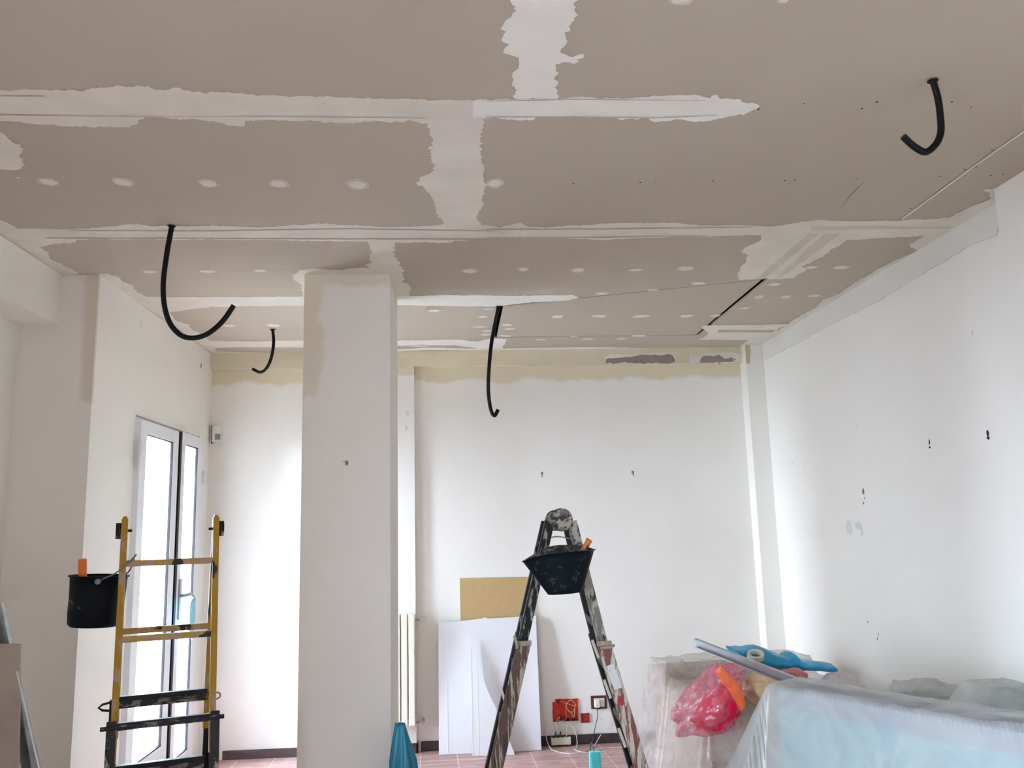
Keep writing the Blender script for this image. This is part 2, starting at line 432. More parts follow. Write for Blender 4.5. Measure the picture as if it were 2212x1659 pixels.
# ------------------------------------------------------------------ mesh helpers
class MB:
    def __init__(self):
        self.bm = bmesh.new()
        self.mats = []

    def mi(self, m):
        m = M[m] if isinstance(m, str) else m
        if m not in self.mats:
            self.mats.append(m)
        return self.mats.index(m)

    def faces(self, vs, fs, m, smooth=False):
        i = self.mi(m)
        bv = [self.bm.verts.new(v) for v in vs]
        for f in fs:
            try:
                fc = self.bm.faces.new([bv[k] for k in f])
                fc.material_index = i
                fc.smooth = smooth
            except ValueError:
                pass
        return bv

    def box(self, lo, hi, m, bevel=0.0, mtx=None):
        x0, y0, z0 = lo
        x1, y1, z1 = hi
        b2 = bmesh.new()
        bmesh.ops.create_cube(b2, size=1.0)
        for v in b2.verts:
            v.co = Vector((x0 + (v.co.x + .5) * (x1 - x0), y0 + (v.co.y + .5) * (y1 - y0), z0 + (v.co.z + .5) * (z1 - z0)))
        if bevel:
            bmesh.ops.bevel(b2, geom=list(b2.edges), offset=bevel, segments=2, affect='EDGES', profile=0.7)
        if mtx:
            b2.transform(mtx)
        self.merge(b2, m, smooth=False)

    def merge(self, b2, m, smooth=False):
        i = self.mi(m)
        b2.verts.index_update()
        vs = [self.bm.verts.new(v.co) for v in b2.verts]
        for f in b2.faces:
            fc = self.bm.faces.new([vs[v.index] for v in f.verts])
            fc.material_index = i
            fc.smooth = smooth
        b2.free()

    def bar(self, a, b, w, d, m, side=(1, 0, 0), bevel=0.002):
        """A rectangular bar from a to b; w along 'side', d across it."""
        a, b = Vector(a), Vector(b)
        z = (b - a)
        L = z.length
        z.normalize()
        s = Vector(side)
        x = (s - z * s.dot(z)).normalized()
        y = z.cross(x)
        mt = Matrix(((x.x, y.x, z.x, a.x), (x.y, y.y, z.y, a.y), (x.z, y.z, z.z, a.z), (0, 0, 0, 1)))
        self.box((-w / 2, -d / 2, 0), (w / 2, d / 2, L), m, bevel, mt)

    def tube(self, pts, r, m, seg=10, smooth=True, cap=True, radii=None, rings=None):
        pts = [Vector(p) for p in pts]
        n = len(pts)
        t0 = (pts[1] - pts[0]).normalized()
        up = Vector((0, 0, 1)) if abs(t0.z) < 0.9 else Vector((1, 0, 0))
        x = t0.cross(up).normalized()
        loops = []
        i = self.mi(m)
        for k, p in enumerate(pts):
            t = (pts[min(k + 1, n - 1)] - pts[max(k - 1, 0)]).normalized()
            x = (x - t * x.dot(t)).normalized()
            y = t.cross(x)
            rr = radii[k] if radii else r
            loops.append([self.bm.verts.new(p + (x * math.cos(a) + y * math.sin(a)) * rr) for a in [2 * math.pi * j / seg for j in range(seg)]])
        for k in range(n - 1):
            for j in range(seg):
                f = self.bm.faces.new((loops[k][j], loops[k][(j + 1) % seg], loops[k + 1][(j + 1) % seg], loops[k + 1][j]))
                f.smooth = smooth
                f.material_index = i
        if cap:
            for lp in (loops[0][::-1], loops[-1]):
                f = self.bm.faces.new(lp)
                f.material_index = i

    def poly(self, loops, to3, m, depth=None):
        """Flat (or extruded) polygon from 2D loops (outer, holes); to3(u, v, w) gives the point."""
        i = self.mi(m)
        tri = tessellate_polygon([[Vector((u, v, 0)) for u, v in lp] for lp in loops])
        flat = [p for lp in loops for p in lp]
        f0 = [self.bm.verts.new(to3(u, v, 0)) for u, v in flat]
        for t in tri:
            try:
                f = self.bm.faces.new([f0[k] for k in t])
                f.material_index = i
            except ValueError:
                pass
        if depth:
            f1 = [self.bm.verts.new(to3(u, v, depth)) for u, v in flat]
            for t in tri:
                try:
                    f = self.bm.faces.new([f1[k] for k in t][::-1])
                    f.material_index = i
                except ValueError:
                    pass
            s = 0
            for lp in loops:
                n = len(lp)
                for k in range(n):
                    a, b = s + k, s + (k + 1) % n
                    f = self.bm.faces.new((f0[a], f0[b], f1[b], f1[a]))
                    f.material_index = i
                s += n

    def lathe(self, prof, m, seg=32, mtx=None, smooth=True, cap=True):
        b2 = bmesh.new()
        rows = []
        for r, z in prof:
            rows.append([b2.verts.new((r * math.cos(2 * math.pi * j / seg), r * math.sin(2 * math.pi * j / seg), z)) for j in range(seg)])
        for k in range(len(rows) - 1):
            for j in range(seg):
                b2.faces.new((rows[k][j], rows[k][(j + 1) % seg], rows[k + 1][(j + 1) % seg], rows[k + 1][j]))
        for rw in (rows[0][::-1], rows[-1]) if cap else ():
            if (rw[0].co - rw[seg // 2].co).length > 1e-5:
                b2.faces.new(rw)
        if mtx:
            b2.transform(mtx)
        self.merge(b2, m, smooth)

    def build(self, name, parent=None, recalc=True):
        if recalc:
            bmesh.ops.recalc_face_normals(self.bm, faces=list(self.bm.faces))
        me = bpy.data.meshes.new(name)
        self.bm.to_mesh(me)
        self.bm.free()
        for m in self.mats:
            me.materials.append(m)
        o = bpy.data.objects.new(name, me)
        COL.objects.link(o)
        if parent:
            o.parent = parent
            o.matrix_parent_inverse = Matrix.Translation(-parent.location) if parent.type == 'EMPTY' and parent.parent is None else Matrix()
        return o


def struct(o, label=None):
    o['kind'] = 'structure'
    if label:
        o['label'] = label
    return o


def tag(o, label, cat, group=None):
    o['label'] = label
    o['category'] = cat
    if group:
        o['group'] = group
    return o


def thing(name, label, cat, loc, group=None):
    o = bpy.data.objects.new(name, None)
    o.empty_display_size = 0.1
    o.location = loc
    COL.objects.link(o)
    return tag(o, label, cat, group)


def jag(poly, amp=0.01, step=0.03, seed=0.0, fine=0.9):
    """Ragged trowelled outline: subdivide the loop and push it about with noise."""
    out = []
    n = len(poly)
    s = seed * 7.31
    for k in range(n):
        a, b = Vector(poly[k]), Vector(poly[(k + 1) % n])
        d = b - a
        L = d.length
        if L < 1e-6:
            continue
        nrm = Vector((-d.y, d.x)) / L
        c = max(1, int(L / step))
        for j in range(c):
            p = a + d * (j / c)
            q = noise.noise(Vector((p.x * 9, p.y * 9, s))) + fine * noise.noise(Vector((p.x * 45, p.y * 45, s + 3))) + 0.5 * fine * noise.noise(Vector((p.x * 130, p.y * 130, s + 5)))
            out.append(tuple(p + nrm * q * amp))
    return out


def catmull(pts, per=8):
    P = [Vector(p) for p in pts]
    P = [P[0] * 2 - P[1]] + P + [P[-1] * 2 - P[-2]]
    out = []
    for k in range(1, len(P) - 2):
        for j in range(per):
            t = j / per
            a, b, c, d = P[k - 1], P[k], P[k + 1], P[k + 2]
            out.append(0.5 * ((2 * b) + (c - a) * t + (2 * a - 5 * b + 4 * c - d) * t * t + (3 * b - a - 3 * c + d) * t ** 3))
    out.append(P[-2])
    return out


def circ(x, y, r, n=10):
    return [(x + r * math.cos(2 * math.pi * k / n), y + r * math.sin(2 * math.pi * k / n)) for k in range(n)]


# ------------------------------------------------------------------ the room
XL, XR, YW, ZC = -1.874, 2.433, 6.483, 2.967
XB, XC, YP = -2.06, -2.26, 4.397      # beam face, recess wall, front face of the left pier
XP, YN, YB = 2.315, 3.255, -2.55      # nearer part of the right wall, rear wall
ZT = 3.25

b = MB()
b.box((-2.7, YB - 0.2, -0.15), (2.8, 6.8, 0.0), 'tiles')
struct(b.build('floor'))

# ceiling: plasterboard sheets with filled joints, hatch opening cut through it
HATCH = [(0.278, 5.107), (1.811, 4.553), (1.821, 5.998), (0.29, 5.997)]
HATCH = [HATCH[0], HATCH[1], HATCH[2], HATCH[3]]


def cz(off):
    return lambda u, v, w: (min(max(u, -2.30), 2.45), min(v, YW + 0.02), ZC - off - w)


b = MB()
outer = [(-2.5, YB - 0.1), (2.7, YB - 0.1), (2.7, 6.7), (-2.5, 6.7)]
b.poly([outer, HATCH], lambda u, v, w: (u, v, ZC + w), 'drywall', depth=0.0125)
SEAMS = [
    # (material, outline in metres on the ceiling, raggedness)
    ('compound', [(-1.991, 2.483), (-1.59, 2.482), (-1.388, 2.486), (-1.304, 2.482), (-1.145, 2.48), (-1.069, 2.464), (-0.997, 2.455), (-0.934, 2.454), (-0.925, 2.468), (-0.9, 2.475), (-0.839, 2.461), (-0.83, 2.474), (-0.793, 2.49), (-0.679, 2.491), (-0.611, 2.502), (-0.453, 2.506), (-0.338, 2.515), (-0.193, 2.521), (-0.045, 2.525), (0.112, 2.519), (0.117, 2.647), (0.108, 2.652), (-0.096, 2.687), (-0.126, 2.669), (-0.283, 2.684), (-0.438, 2.686), (-0.444, 2.675), (-0.692, 2.673), (-0.708, 2.708), (-0.751, 2.708), (-0.775, 2.687), (-0.867, 2.664), (-0.906, 2.67), (-1.006, 2.655), (-1.041, 2.671), (-1.09, 2.732), (-1.302, 2.723), (-1.493, 2.688), (-1.709, 2.683), (-2.144, 2.689)], 0.012),
    ('fresh', [(0.066, 2.522), (0.113, 2.519), (0.199, 2.51), (0.35, 2.508), (0.589, 2.504), (0.681, 2.487), (0.808, 2.479), (0.846, 2.5), (0.86, 2.478), (0.884, 2.504), (0.947, 2.508), (0.96, 2.524), (1.012, 2.529), (1.041, 2.552), (1.033, 2.575), (0.998, 2.61), (0.937, 2.631), (0.861, 2.664), (0.771, 2.647), (0.707, 2.662), (0.677, 2.645), (0.585, 2.65), (0.449, 2.638), (0.286, 2.633), (0.284, 2.657), (0.2, 2.655), (0.117, 2.645), (0.068, 2.646)], 0.012),
    ('fresh', [(0.161, 1.911), (0.167, 2.064), (0.149, 2.092), (0.144, 2.126), (0.158, 2.143), (0.156, 2.197), (0.161, 2.247), (0.188, 2.279), (0.201, 2.318), (0.186, 2.36), (0.194, 2.431), (0.194, 2.484), (0.2, 2.526), (0.359, 2.52), (0.344, 2.459), (0.338, 2.414), (0.316, 2.386), (0.322, 2.343), (0.316, 2.305), (0.375, 2.288), (0.392, 2.255), (0.349, 2.26), (0.331, 2.243), (0.329, 2.163), (0.334, 2.093), (0.33, 1.996), (0.32, 1.906)], 0.018),
    ('compound', [(-0.077, 2.646), (-0.073, 2.703), (-0.076, 2.872), (-0.077, 3.072), (-0.118, 3.126), (-0.144, 3.194), (-0.1, 3.275), (-0.079, 3.349), (-0.068, 3.506), (-0.046, 3.692), (-0.026, 3.768), (0.131, 3.77), (0.133, 3.663), (0.1, 3.562), (0.132, 3.452), (0.124, 3.324), (0.134, 3.204), (0.124, 3.029), (0.1, 2.797), (0.101, 2.693), (0.108, 2.64)], 0.016),
    ('compound', [(-1.979, 3.553), (-1.977, 3.621), (-1.947, 3.679), (-1.888, 3.699), (-1.64, 3.701), (-1.393, 3.633), (-1.356, 3.668), (-1.183, 3.663), (-1.001, 3.665), (-0.884, 3.686), (-0.64, 3.644), (-0.488, 3.659), (-0.283, 3.69), (-0.125, 3.682), (-0.051, 3.662), (-0.03, 3.692), (0.139, 3.672), (0.22, 3.692), (0.306, 3.639), (0.343, 3.687), (0.424, 3.703), (0.524, 3.681), (0.779, 3.642), (1.031, 3.643), (1.155, 3.676), (1.342, 3.677), (1.534, 3.688), (1.631, 3.637), (1.715, 3.616), (1.863, 3.632), (2.091, 3.618), (2.311, 3.587), (2.388, 3.541), (2.54, 3.803), (2.387, 3.82), (2.218, 3.853), (1.984, 3.887), (1.496, 3.812), (1.342, 3.821), (0.986, 3.842), (0.729, 3.874), (0.571, 3.862), (0.392, 3.846), (0.158, 3.861), (0.145, 3.86), (0.001, 3.881), (-0.022, 3.914), (-0.244, 3.902), (-0.452, 3.886), (-0.839, 3.863), (-1.157, 3.853), (-1.368, 3.851), (-1.657, 3.841), (-1.743, 3.847), (-1.784, 3.895), (-1.885, 3.91), (-1.929, 3.935), (-1.977, 3.958), (-1.989, 3.844), (-2.06, 3.782), (-2.068, 3.722)], 0.012),
    ('compound', [(-1.961, 3.53), (-1.94, 3.694), (-1.769, 3.835), (-1.8, 3.896), (-1.894, 3.9), (-1.968, 3.935), (-1.966, 4.025), (-1.993, 4.113), (-1.984, 4.237), (-1.97, 4.302), (-1.964, 4.379), (-2.068, 4.425), (-2.073, 4.127), (-2.06, 3.717)], 0.012),
    ('compound', [(-1.891, 4.405), (-1.831, 4.365), (-1.786, 4.442), (-1.798, 4.538), (-1.777, 4.605), (-1.801, 4.728), (-1.784, 4.83), (-1.526, 4.842), (-0.862, 4.853), (-0.897, 5.057), (-1.477, 5.06), (-1.676, 5.145), (-1.772, 5.189), (-1.804, 5.395), (-1.758, 5.501), (-1.776, 5.665), (-1.747, 5.781), (-1.755, 5.994), (-1.478, 6.028), (-1.064, 6.018), (-1.106, 6.26), (-1.539, 6.221), (-1.788, 6.234), (-1.816, 6.358), (-1.15, 6.514), (-1.161, 6.581), (-1.874, 6.513), (-1.939, 5.772), (-1.906, 4.923), (-1.913, 4.457)], 0.010),
    ('compound', [(-0.411, 3.84), (-0.414, 3.948), (-0.417, 4.085), (-0.431, 4.207), (-0.465, 4.238), (-0.452, 4.296), (-0.54, 4.308), (-0.583, 4.336), (-0.692, 4.324), (-0.737, 4.31), (-0.815, 4.329), (-0.835, 4.381), (-0.87, 4.408), (-0.871, 4.52), (-0.865, 4.578), (-0.86, 4.622), (-0.873, 4.76), (-0.888, 4.857), (-0.596, 4.832), (-0.339, 4.961), (-0.282, 4.908), (-0.259, 4.826), (-0.265, 4.777), (-0.251, 4.683), (-0.272, 4.592), (-0.288, 4.577), (-0.274, 4.49), (-0.275, 4.379), (-0.261, 4.353), (-0.283, 4.26), (-0.283, 4.197), (-0.296, 4.111), (-0.293, 4.017), (-0.293, 3.949), (-0.287, 3.841)], 0.014),
    ('fresh', [(-0.351, 4.87), (-0.283, 4.86), (-0.064, 4.835), (0.343, 4.866), (0.72, 4.858), (0.755, 4.922), (0.702, 4.986), (0.493, 5.012), (0.287, 5.106), (0.252, 5.119), (-0.365, 5.064)], 0.010),
    ('fresh', [(-0.459, 6.067), (-0.001, 6.034), (0.168, 6.12), (0.27, 6.02), (0.387, 6.055), (0.373, 6.383), (0.173, 6.372), (-0.002, 6.239), (-0.472, 6.233)], 0.014),
    ('fresh', [(-0.482, 6.365), (-0.176, 6.31), (0.218, 6.385), (0.66, 6.369), (1.105, 6.363), (1.574, 6.442), (1.915, 6.43), (2.287, 6.473), (2.306, 6.529), (1.587, 6.497), (0.666, 6.432), (0.219, 6.438), (-0.222, 6.401), (-0.487, 6.439)], 0.004),
    ('compound', [(1.496, 3.799), (1.511, 3.881), (1.469, 4.053), (1.546, 4.122), (1.576, 4.367), (1.635, 4.568), (1.799, 4.538), (1.82, 4.561), (1.957, 4.536), (1.943, 4.481), (1.973, 4.375), (1.919, 4.322), (1.956, 4.152), (1.95, 4.037), (1.965, 3.97), (1.954, 3.885), (2.109, 3.845), (2.361, 3.827), (2.326, 3.766), (1.907, 3.724)], 0.014),
    ('compound', [(2.304, 3.232), (2.272, 3.253), (2.314, 3.284), (2.364, 3.352), (2.332, 3.452), (2.311, 3.587), (2.402, 3.802), (2.346, 3.827), (2.326, 3.975), (2.429, 4.065), (2.386, 4.231), (2.371, 4.356), (2.369, 4.517), (2.382, 4.874), (2.346, 5.037), (2.385, 5.213), (2.363, 5.438), (2.362, 5.557), (2.372, 5.902), (2.326, 6.039), (2.267, 6.182), (2.269, 6.418), (2.418, 6.546), (2.478, 6.517), (2.496, 5.862), (2.456, 4.876), (2.452, 3.933), (2.464, 3.471), (2.42, 3.311)], 0.012),
    ('compound', [(1.737, 5.697), (1.823, 5.675), (2.375, 5.665), (2.359, 5.811), (2.408, 5.996), (2.267, 6.182), (1.854, 6.14), (1.876, 6.064), (1.877, 5.924)], 0.012),
    ('compound', [(-1.696, 2.723), (-1.523, 2.746), (-1.521, 2.779), (-1.532, 2.831), (-1.511, 2.858), (-1.53, 2.903), (-1.551, 2.932), (-1.558, 2.97), (-1.596, 3.039), (-1.626, 3.074), (-1.691, 3.07), (-1.898, 3.071)], 0.014),
    ('drywall', [(1.919, 5.818), (2.34, 5.846), (2.361, 5.929), (1.934, 5.899)], 0.006),
    ('tape', [(1.726, 3.793), (1.781, 3.794), (1.785, 4.543), (1.735, 4.559)], 0.002),
    ('tape', [(1.805, 3.81), (1.862, 3.794), (1.891, 3.811), (1.876, 4.534), (1.849, 4.55)], 0.003),
    ('tape', [(1.701, 3.699), (2.399, 3.696), (2.41, 3.727), (2.052, 3.733), (1.72, 3.746)], 0.003),
    ('tape', [(2.446, 3.454), (2.454, 3.787), (2.469, 4.547), (2.477, 5.817), (2.435, 6.514), (2.462, 6.538), (2.492, 6.244), (2.498, 4.605), (2.477, 3.471)], 0.004),
    ('tape', [(-2.039, 3.742), (-2.041, 3.845), (-2.044, 4.01), (-2.05, 4.236), (-2.048, 4.402), (-2.049, 4.426), (-2.071, 4.22), (-2.065, 3.793)], 0.003),
    ('tape', [(-1.883, 4.889), (-1.87, 4.945), (-1.868, 5.195), (-1.849, 5.497), (-1.856, 5.926), (-1.85, 6.427), (-1.859, 6.485), (-1.92, 5.715), (-1.908, 4.988)], 0.003),
    ('tapeline', [(-1.403, 2.515), (-1.273, 2.518), (-1.276, 2.524), (-1.407, 2.522)], 0.001),
    ('tapeline', [(-1.468, 2.639), (-1.179, 2.645), (-0.958, 2.646), (-0.732, 2.639), (-0.507, 2.639), (-0.086, 2.643), (-0.086, 2.648), (-0.507, 2.644), (-0.734, 2.643), (-0.96, 2.651), (-1.181, 2.649), (-1.471, 2.646)], 0.001),
    ('tapeline', [(0.113, 2.526), (0.39, 2.51), (0.833, 2.51), (0.834, 2.513), (0.39, 2.515), (0.113, 2.53)], 0.001),
    ('tapeline', [(0.117, 2.632), (0.406, 2.628), (0.699, 2.631), (0.905, 2.611), (0.906, 2.614), (0.701, 2.636), (0.406, 2.633), (0.117, 2.637)], 0.001),
    ('tapeline', [(-1.727, 3.718), (-1.121, 3.729), (-0.494, 3.704), (0.195, 3.739), (0.195, 3.748), (-0.495, 3.713), (-1.124, 3.738), (-1.731, 3.727)], 0.001),
    ('tapeline', [(-1.872, 3.814), (-1.151, 3.831), (-0.295, 3.845), (0.2, 3.85), (0.2, 3.86), (-0.296, 3.855), (-1.153, 3.84), (-1.877, 3.824)], 0.001),
    ('tapeline', [(0.153, 3.717), (0.724, 3.715), (1.418, 3.694), (1.42, 3.7), (0.726, 3.725), (0.153, 3.727)], 0.001),
    ('tapeline', [(0.157, 3.834), (0.745, 3.829), (1.218, 3.809), (1.22, 3.816), (0.747, 3.839), (0.157, 3.844)], 0.001),
    ('tapeline', [(1.04, 2.549), (1.511, 2.538), (1.687, 2.532), (1.688, 2.534), (1.512, 2.54), (1.041, 2.551)], 0.0),
    ('tapeline', [(1.702, 3.16), (1.707, 3.162), (1.724, 3.377), (1.717, 3.371)], 0.0),
    ('fresh', [(2.069, 2.657), (2.078, 2.67), (2.079, 3.032), (2.097, 3.596), (2.087, 3.593), (2.07, 3.035)], 0.001),
]
for k, (mm, pl, amp) in enumerate(SEAMS):
    pl = [(min(max(u, -2.25), 2.44), min(v, YW + 0.01)) for u, v in pl]
    off = 0.0008 + 0.0001 * k
    b.poly([jag(pl, amp, 0.009, k) if amp > 0 else pl], cz(off), mm)
DABS = [(-1.568, 3.186, 0.043, 0.037), (-1.288, 3.186, 0.041, 0.044), (-0.963, 3.196, 0.038, 0.042), (-0.691, 3.2, 0.041, 0.045), (-0.38, 3.206, 0.046, 0.05), (0.171, 3.193, 0.037, 0.045), (-1.596, 4.349, 0.047, 0.024), (-1.299, 4.347, 0.05, 0.024), (-1.023, 4.34, 0.039, 0.024), (0.612, 1.986, 0.034, 0.021), (0.89, 1.976, 0.018, 0.02), (0.086, 4.364, 0.046, 0.045), (0.376, 4.344, 0.034, 0.04), (0.675, 4.36, 0.041, 0.046), (0.995, 4.361, 0.047, 0.031), (1.267, 4.346, 0.052, 0.051), (1.974, 4.339, 0.039, 0.031), (2.144, 4.342, 0.052, 0.036), (1.42, 4.631, 0.051, 0.029), (0.888, 4.832, 0.048, 0.031), (1.89, 4.665, 0.038, 0.035), (1.897, 4.944, 0.033, 0.046), (2.068, 4.942, 0.037, 0.046), (2.241, 4.921, 0.05, 0.033), (1.898, 5.211, 0.038, 0.029), (-0.13, 5.196, 0.049, 0.042), (0.188, 5.376, 0.037, 0.03), (0.218, 5.173, 0.04, 0.028), (0.176, 5.653, 0.055, 0.033), (0.23, 5.775, 0.05, 0.035), (0.224, 5.889, 0.051, 0.045), (0.642, 6.077, 0.047, 0.029), (0.995, 6.086, 0.056, 0.029), (1.252, 6.08, 0.044, 0.029), (0.873, 5.976, 0.038, 0.019), (-1.5, 5.539, 0.052, 0.042), (-1.212, 5.552, 0.048, 0.053), (-0.27, 6.254, 0.086, 0.04), (-1.661, 3.143, 0.009, 0.009)]
PANEL_DABS = [(0.685, 5.396, 0.042, 0.038), (0.965, 5.391, 0.048, 0.038), (1.255, 5.403, 0.058, 0.038), (1.562, 5.407, 0.039, 0.039), (1.76, 5.407, 0.036, 0.031), (0.361, 5.612, 0.035, 0.033), (0.388, 5.73, 0.04, 0.026), (0.366, 5.942, 0.041, 0.027), (1.184, 4.766, 0.035, 0.018), (1.362, 5.991, 0.054, 0.028)]
rnd = random.Random(4)


def dab(mb, c, zoff, seed, mm):
    x, y, rx, ry = c
    ph = rnd.uniform(-0.25, 0.25)
    pts = []
    for k in range(28):
        a = 2 * math.pi * k / 28
        r = 1 + 0.28 * noise.noise(Vector((math.cos(a) * 1.6, math.sin(a) * 1.6, seed * 3.7))) + 0.1 * noise.noise(Vector((math.cos(a) * 6, math.sin(a) * 6, seed)))
        u, v = rx * r * math.cos(a), ry * r * math.sin(a)
        pts.append((x + u * math.cos(ph) - v * math.sin(ph), y + u * math.sin(ph) + v * math.cos(ph)))
    mb.poly([pts], lambda u, v, w: (u, v, zoff - w), mm)


for k, c in enumerate(DABS):
    dab(b, c, ZC - 0.0012 - 0.00002 * k, k, 'skim')
    dab(b, (c[0], c[1], c[2] * 0.7, c[3] * 0.7), ZC - 0.0024 - 0.00002 * k, k + 50, 'compound')
SCREWS = [(1.177, 2.533), (1.392, 2.563), (1.422, 2.518), (1.679, 2.513), (1.769, 2.548), (1.036, 2.573), (0.491, 3.193), (0.765, 3.185), (0.827, 3.18), (1.062, 3.169), (1.36, 3.164), (1.401, 3.159), (1.654, 3.145), (1.995, 3.12), (2.06, 3.053), (2.092, 3.028), (2.1, 3.115), (2.205, 3.107), (2.059, 2.876), (2.066, 3.469), (2.096, 3.54), (2.25, 3.097)]
for k, (x, y) in enumerate(SCREWS):
    r = 0.0045 if k % 4 else 0.003
    b.poly([circ(x, y, r, 8)], lambda u, v, w: (u, v, ZC - 0.0006 - w), 'darkhole')
struct(b.build('ceiling'))

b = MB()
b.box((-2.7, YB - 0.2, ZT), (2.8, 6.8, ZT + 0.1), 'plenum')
struct(b.build('ceiling_slab'), 'slab above the suspended ceiling, coloured near-black as cavity shade')

# loose ceiling hatch panel, dark gaps around it
gx = HATCH
PAN = [(gx[0][0] + 0.030, gx[0][1] + 0.008), (gx[1][0] - 0.034, gx[1][1] + 0.022), (gx[2][0] - 0.030, gx[2][1] - 0.014), (gx[3][0] + 0.018, gx[3][1] - 0.014)]
b = MB()
b.poly([PAN], lambda u, v, w: (u, v, ZC + w), 'drywall', depth=0.0125)
for k, c in enumerate(PANEL_DABS):
    dab(b, c, ZC - 0.0008 - 0.0001 * k, k + 90, 'compound')
for x, y in [(1.376, 4.653), (1.58, 4.833), (1.755, 4.831), (1.696, 4.637), (0.778, 4.904), (1.163, 4.827)]:
    b.poly([circ(x, y, 0.004, 8)], lambda u, v, w: (u, v, ZC - 0.0006 - w), 'darkhole')
hp = b.build('ceiling_panel')
tag(hp, 'loose grey plasterboard panel set in the ceiling with dark gaps around its edges', 'ceiling panel')

# far wall with chips
b = MB()
b.box((XL - 0.09, YW, 0), (2.75, YW + 0.25, ZT), 'wall_far')
def chip(mb, c, r, plane, seed, mm='chip'):
    pts = []
    for k in range(14):
        a = 2 * math.pi * k / 14
        q = 1 + 0.5 * noise.noise(Vector((math.cos(a) * 2, math.sin(a) * 2, seed)))
        pts.append((c[0] + r[0] * q * math.cos(a), c[1] + r[1] * q * math.sin(a)))
    mb.poly([pts], plane, mm)
farp = lambda u, v, w: (u, YW - 0.0012 - w, v)
for k, (x, y, z) in enumerate([(0.659, 6.483, 1.996), (0.659, 6.483, 1.975), (1.371, 6.483, 1.988), (1.374, 6.483, 1.969)]):
    chip(b, (x, z), (0.010 if k % 2 == 0 else 0.005, 0.012), farp, k)
for k, (x, y, z) in enumerate([(0.897, 6.483, 1.65), (0.904, 6.483, 1.037), (0.832, 6.483, 0.684), (1.045, 6.483, 0.168), (0.781, 6.483, 0.123)]):
    chip(b, (x, z), (0.014 if k < 3 else 0.004, 0.003), farp, k, 'faintchip' if k < 3 else 'chip')
struct(b.build('wall_far'))

# plaster bulkhead along the top of the far wall
b = MB()
YK = 6.435
b.box((XL, YK, 2.842), (2.335, YW, ZC), 'bulkhead')
kp = lambda u, v, w: (u, YK - 0.001 - w, v)
kp2 = lambda u, v, w: (u, YK - 0.002 - w, v)
kp3 = lambda u, v, w: (u, YK - 0.003 - w, v)
def xz(L):
    return [(p[0], min(p[2], ZC)) for p in L]
b.poly([jag(xz([(1.176, 6.435, 2.898), (1.226, 6.435, 2.919), (1.438, 6.435, 2.916), (1.723, 6.435, 2.93), (1.765, 6.435, 2.925), (1.751, 6.435, 2.84), (1.434, 6.435, 2.841), (1.181, 6.435, 2.843)]), 0.006, 0.02, 3)], kp, 'compound')
b.poly([jag(xz([(1.871, 6.435, 2.916), (1.92, 6.435, 2.894), (2, 6.435, 2.919), (2.223, 6.435, 2.924), (2.279, 6.435, 2.905), (2.292, 6.435, 2.844), (2.073, 6.435, 2.836), (1.863, 6.435, 2.838)]), 0.006, 0.02, 4)], kp, 'compound')
b.poly([jag(xz([(1.189, 6.435, 2.877), (1.253, 6.435, 2.893), (1.395, 6.435, 2.901), (1.473, 6.435, 2.915), (1.537, 6.435, 2.904), (1.579, 6.435, 2.911), (1.65, 6.435, 2.899), (1.708, 6.435, 2.916), (1.731, 6.435, 2.894), (1.743, 6.435, 2.855), (1.717, 6.435, 2.842), (1.184, 6.435, 2.847)]), 0.008, 0.012, 5)], kp2, 'brownpaper')
b.poly([jag(xz([(1.943, 6.435, 2.859), (1.97, 6.435, 2.893), (2.027, 6.435, 2.9), (2.063, 6.435, 2.892), (2.099, 6.435, 2.902), (2.134, 6.435, 2.889), (2.147, 6.435, 2.874), (2.22, 6.435, 2.881), (2.231, 6.435, 2.841), (1.941, 6.435, 2.839)]), 0.008, 0.012, 6)], kp2, 'brownpaper')
for x, y, z in [(1.424, 6.435, 2.858), (1.732, 6.435, 2.866), (2.231, 6.435, 2.864), (2.105, 6.435, 2.832)]:
    b.poly([circ(x, z, 0.005, 8)], kp3, 'darkhole')
struct(b.build('trim_1'), 'bare buff plaster bulkhead along the top of the far wall')
b = MB()
b.box((-0.80, 6.440, 0), (-0.321, YW, 2.842), 'pilaster')
pp = lambda u, v, w: (u, 6.4388 - w, v)
for k, (x, y, z) in enumerate([(-0.374, 6.44, 2.476), (-0.382, 6.44, 2.361)]):
    chip(b, (x, z), (0.012, 0.022), pp, k + 7, 'faintchip')
struct(b.build('trim_2'), 'shallow pilaster on the far wall behind the radiator')
b = MB()
b.box((2.290, 6.345, 0), (XR, YW, ZC - 0.001), 'wall')
bfp = [(p[0], min(p[2], ZC - 0.002)) for p in [(2.245, 6.345, 2.964), (2.331, 6.345, 2.963), (2.324, 6.345, 2.81), (2.268, 6.345, 2.814), (2.25, 6.345, 2.87)]]
b.poly([jag(bfp, 0.004, 0.01, 2)], lambda u, v, w: (max(u, 2.291), 6.3438 - w, v), 'buffpatch')
struct(b.build('trim_3'), 'narrow boxed chase in the far right corner')

